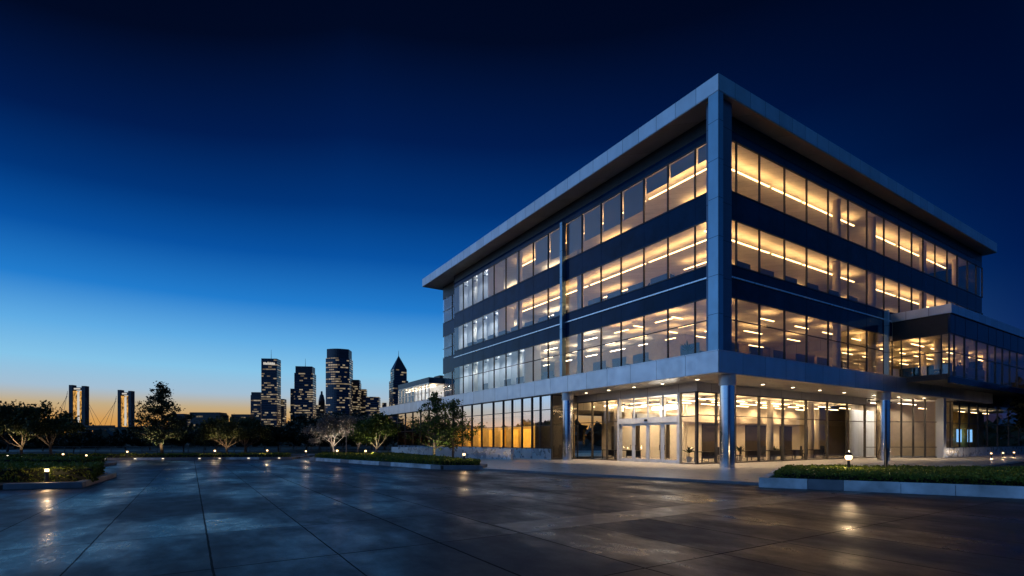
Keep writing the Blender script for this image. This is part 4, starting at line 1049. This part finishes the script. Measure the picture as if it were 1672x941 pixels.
def table_proto():
    root = thing('lobby_table', (0, 0, 0), 0, '', 'table')
    MB().box(-.9, .9, -.4, .4, .78, .84).build('table_top', M['dark_wood'], root)
    for x in (-.85, .79):
        for y in (-.36, .30): MB().box(x, x+.06, y, y+.06, 0, .78).build('leg', M['dark_wood'], root)
    MB().box(-.78, .78, -.34, -.30, .3, .777).build('front_panel', M['dark_wood'], root); return root
dk, chp, tb = desk_proto(), chair_proto(), table_proto()
used = set()
def put(proto, v, u, z, rz, label, cat, group):
    o = proto if proto.name not in used else copy_tree(proto)
    used.add(proto.name); o.location = W(v, u, z); o.rotation_euler = (0, 0, ROT+rz); tag(o, label, cat, group); return o
G1 = 'desks behind the upper windows'
for k in range(2, 15):
    if k == 6: continue
    put(dk, GX+.75, (UL[k]+UL[k+1])/2, 12.45, math.pi/2, 'desk behind the middle-row windows on the left facade, %s pane from the corner' % ORD[k], 'desk', G1)
    put(chp, GX+.55, UL[k]+.35, 12.45, 1.2+k, 'dark swivel chair at the middle row of the left facade, %s pane from the corner' % ORD[k], 'chair', 'chairs behind the upper windows')
for k in (1, 3, 4, 5, 8, 10, 11, 13):
    put(dk, GX+1.3, (UL[k]+UL[k+1])/2, 7.15, math.pi/2, 'desk behind the lowest upper row on the left facade, %s pane from the corner' % ORD[k], 'desk', G1)
for k in (1, 2, 3, 4, 5, 6):
    put(dk, (VR[k]+VR[k+1])/2, GY+.75, 12.45, math.pi, 'desk behind the middle-row windows on the right facade, %s pane from the corner' % ORD[k], 'desk', G1)
    put(dk, (VR[k]+VR[k+1])/2, GY+1.6, 7.15, math.pi, 'desk behind the lowest upper row on the right facade, %s pane from the corner' % ORD[k], 'desk', G1)
for k, x_ in enumerate((28.3, 31, 33.8, 36.4)):
    put(dk, x_, -1.9, 7.12, math.pi, 'desk behind the annex upper windows, %s from the annex corner' % ORD[k], 'desk', G1)
G2 = 'tables in the ground floor lobby'
for k, x_ in enumerate((6.6, 9.0, 12.3, 15.6, 19.0, 22.6)):
    put(tb, x_, EY+1.7, .02, 0, 'dark table in the ground floor lobby, %s from the entrance corner' % ORD[k], 'table', G2)
    put(chp, x_+1.35, EY+1.5, .02, 2.5+k, 'dark chair beside the lobby tables, %s from the entrance corner' % ORD[k], 'chair', 'chairs in the ground floor lobby')
for k, y_ in enumerate((12.8, 15.2)):
    put(tb, EX+2.2, y_, .02, math.pi/2, ('dark table inside the glazing just left of the entrance doors', 'dark table inside the glazing beside the second round column')[k], 'table', G2)
def plant(v, u, z, h, label):
    t = thing('potted_plant', W(v, u, z), 0, label, 'plant')
    MB().lathe([(.18, 0), (.24, .4), (.22, .4), (.2, .36)], 16).build('pot', M['white_pot'], t)
    rs = np.random.RandomState(int(v*10)); mb = MB()
    for i in range(34):
        a, e = rs.uniform(0, 6.28), rs.uniform(.3, 1.4); l = h*rs.uniform(.4, .7)
        d = Vector((math.cos(a)*math.cos(e), math.sin(a)*math.cos(e), math.sin(e))); s = Vector((-math.sin(a), math.cos(a), 0))*.05
        b = Vector((0, 0, .4+h*.25)); m1 = b+d*l*.6; m2 = b+d*l-Vector((0, 0, .12*l))
        mb.quad(b, m1+s, m2, m1-s)
    mb.tube([(0, 0, .3), (0, 0, .45+h*.25)], .025, 6)
    mb.build('leaves', M['leaf'], t)
plant(GX+.9, 4.3, 7.15, 1.5, 'potted plant with spiky leaves behind the lowest upper row near the corner pier')
plant(6.2, EY+2.9, .02, 1.1, 'potted plant in the lobby behind the corner column')
plant(12.8, EY+2.9, .02, 1.1, 'potted plant beside the third lobby table')
plant(18.0, EY+2.9, .02, 1.1, 'potted plant in the lobby towards the right round column')

# ------------------------------------------------------------------ sky
w = bpy.data.worlds.new('World'); scn.world = w; w.use_nodes = True
nt = w.node_tree; nt.nodes.clear()
tc = N(nt, 'ShaderNodeTexCoord'); vn = N(nt, 'ShaderNodeVectorMath', operation='NORMALIZE'); L(nt, tc.outputs['Generated'], vn.inputs[0])
sp = N(nt, 'ShaderNodeSeparateXYZ'); L(nt, vn.outputs[0], sp.inputs[0])
el = math_n(nt, 'DIVIDE', math_n(nt, 'ARCSINE', sp.outputs[2]), R(60))
hl = math_n(nt, 'SQRT', math_n(nt, 'ADD', math_n(nt, 'MULTIPLY', sp.outputs[0], sp.outputs[0]), math_n(nt, 'ADD', math_n(nt, 'MULTIPLY', sp.outputs[1], sp.outputs[1]), 1e-5)))
el = math_n(nt, 'MULTIPLY', el, math_n(nt, 'ADD', 1.0, math_n(nt, 'MULTIPLY', maprange(nt, math_n(nt, 'DIVIDE', sp.outputs[0], hl), -.76, -.30, .22, 0), maprange(nt, el, 6/60, 32/60, 0, 1, True))))
SA = R(-38)
dt = math_n(nt, 'DIVIDE', math_n(nt, 'ADD', math_n(nt, 'MULTIPLY', sp.outputs[0], math.sin(SA)), math_n(nt, 'MULTIPLY', sp.outputs[1], math.cos(SA))), hl)
azf = maprange(nt, dt, .05, .93, 0, 1, True)
def s2l(c): return tuple(((x/255+.055)/1.055)**2.4 if x > 10 else x/255/12.92 for x in c)
def ramp(stops):
    n = N(nt, 'ShaderNodeValToRGB'); cr = n.color_ramp; cr.interpolation = 'B_SPLINE' if False else 'EASE'
    cr.interpolation = 'LINEAR'
    while len(cr.elements) < len(stops): cr.elements.new(.5)
    for e, (d, c) in zip(cr.elements, stops): e.position = d/60; e.color = (*s2l(c), 1)
    L(nt, el, n.inputs[0]); return n.outputs[0]
toward = ramp([(0, (214, 140, 58)), (1.8, (212, 156, 84)), (3.2, (196, 172, 132)), (4.6, (164, 190, 210)), (7, (134, 196, 232)), (10, (96, 172, 228)), (14, (34, 124, 205)), (19, (8, 82, 163)), (24, (1, 52, 120)), (30, (1, 28, 80)), (38, (1, 10, 36)), (50, (0, 4, 18))])
away = ramp([(0, (14, 24, 55)), (4, (12, 32, 82)), (9, (4, 34, 92)), (15, (0, 22, 74)), (24, (0, 13, 50)), (34, (0, 8, 34)), (46, (0, 4, 18))])
sky = mixc(nt, azf, away, toward)
# sky glow added out of the frame, left and right, for metal and glass to mirror
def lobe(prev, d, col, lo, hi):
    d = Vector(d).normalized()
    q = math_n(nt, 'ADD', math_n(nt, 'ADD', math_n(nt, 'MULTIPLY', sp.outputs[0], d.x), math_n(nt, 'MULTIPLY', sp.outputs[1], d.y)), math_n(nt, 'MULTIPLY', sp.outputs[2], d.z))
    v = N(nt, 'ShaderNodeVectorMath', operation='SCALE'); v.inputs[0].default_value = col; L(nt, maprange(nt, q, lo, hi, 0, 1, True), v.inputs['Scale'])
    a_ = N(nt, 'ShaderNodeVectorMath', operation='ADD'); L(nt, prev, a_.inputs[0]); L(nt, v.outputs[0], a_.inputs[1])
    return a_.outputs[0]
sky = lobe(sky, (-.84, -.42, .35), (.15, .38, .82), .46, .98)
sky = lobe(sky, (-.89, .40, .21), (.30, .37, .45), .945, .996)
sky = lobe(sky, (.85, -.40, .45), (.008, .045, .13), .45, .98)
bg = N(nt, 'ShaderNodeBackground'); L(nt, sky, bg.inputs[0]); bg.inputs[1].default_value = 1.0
wo = N(nt, 'ShaderNodeOutputWorld'); L(nt, bg.outputs[0], wo.inputs[0])

# ------------------------------------------------------------------ camera, render settings
cd = bpy.data.cameras.new('camera'); cam = bpy.data.objects.new('camera', cd); COL.objects.link(cam)
cam.location = (0, 0, 1.7); cam.rotation_euler = (R(90), 0, 0)
cd.sensor_width = 36; cd.lens = 36*831/1672; cd.shift_y = (719.5-470.5)/1672
cd.clip_start = .1; cd.clip_end = 9000
scn.camera = cam
scn.view_settings.view_transform = 'Standard'; scn.view_settings.look = 'None'
scn.view_settings.exposure = 0; scn.view_settings.gamma = 1; scn.view_settings.use_curve_mapping = False
scn.render.engine = 'CYCLES'
cy = scn.cycles
cy.use_denoising = True; cy.max_bounces = 10; cy.diffuse_bounces = 4; cy.glossy_bounces = 4
cy.transparent_max_bounces = 24; cy.caustics_reflective = False; cy.caustics_refractive = False
cy.sample_clamp_indirect = 6; cy.use_light_tree = True
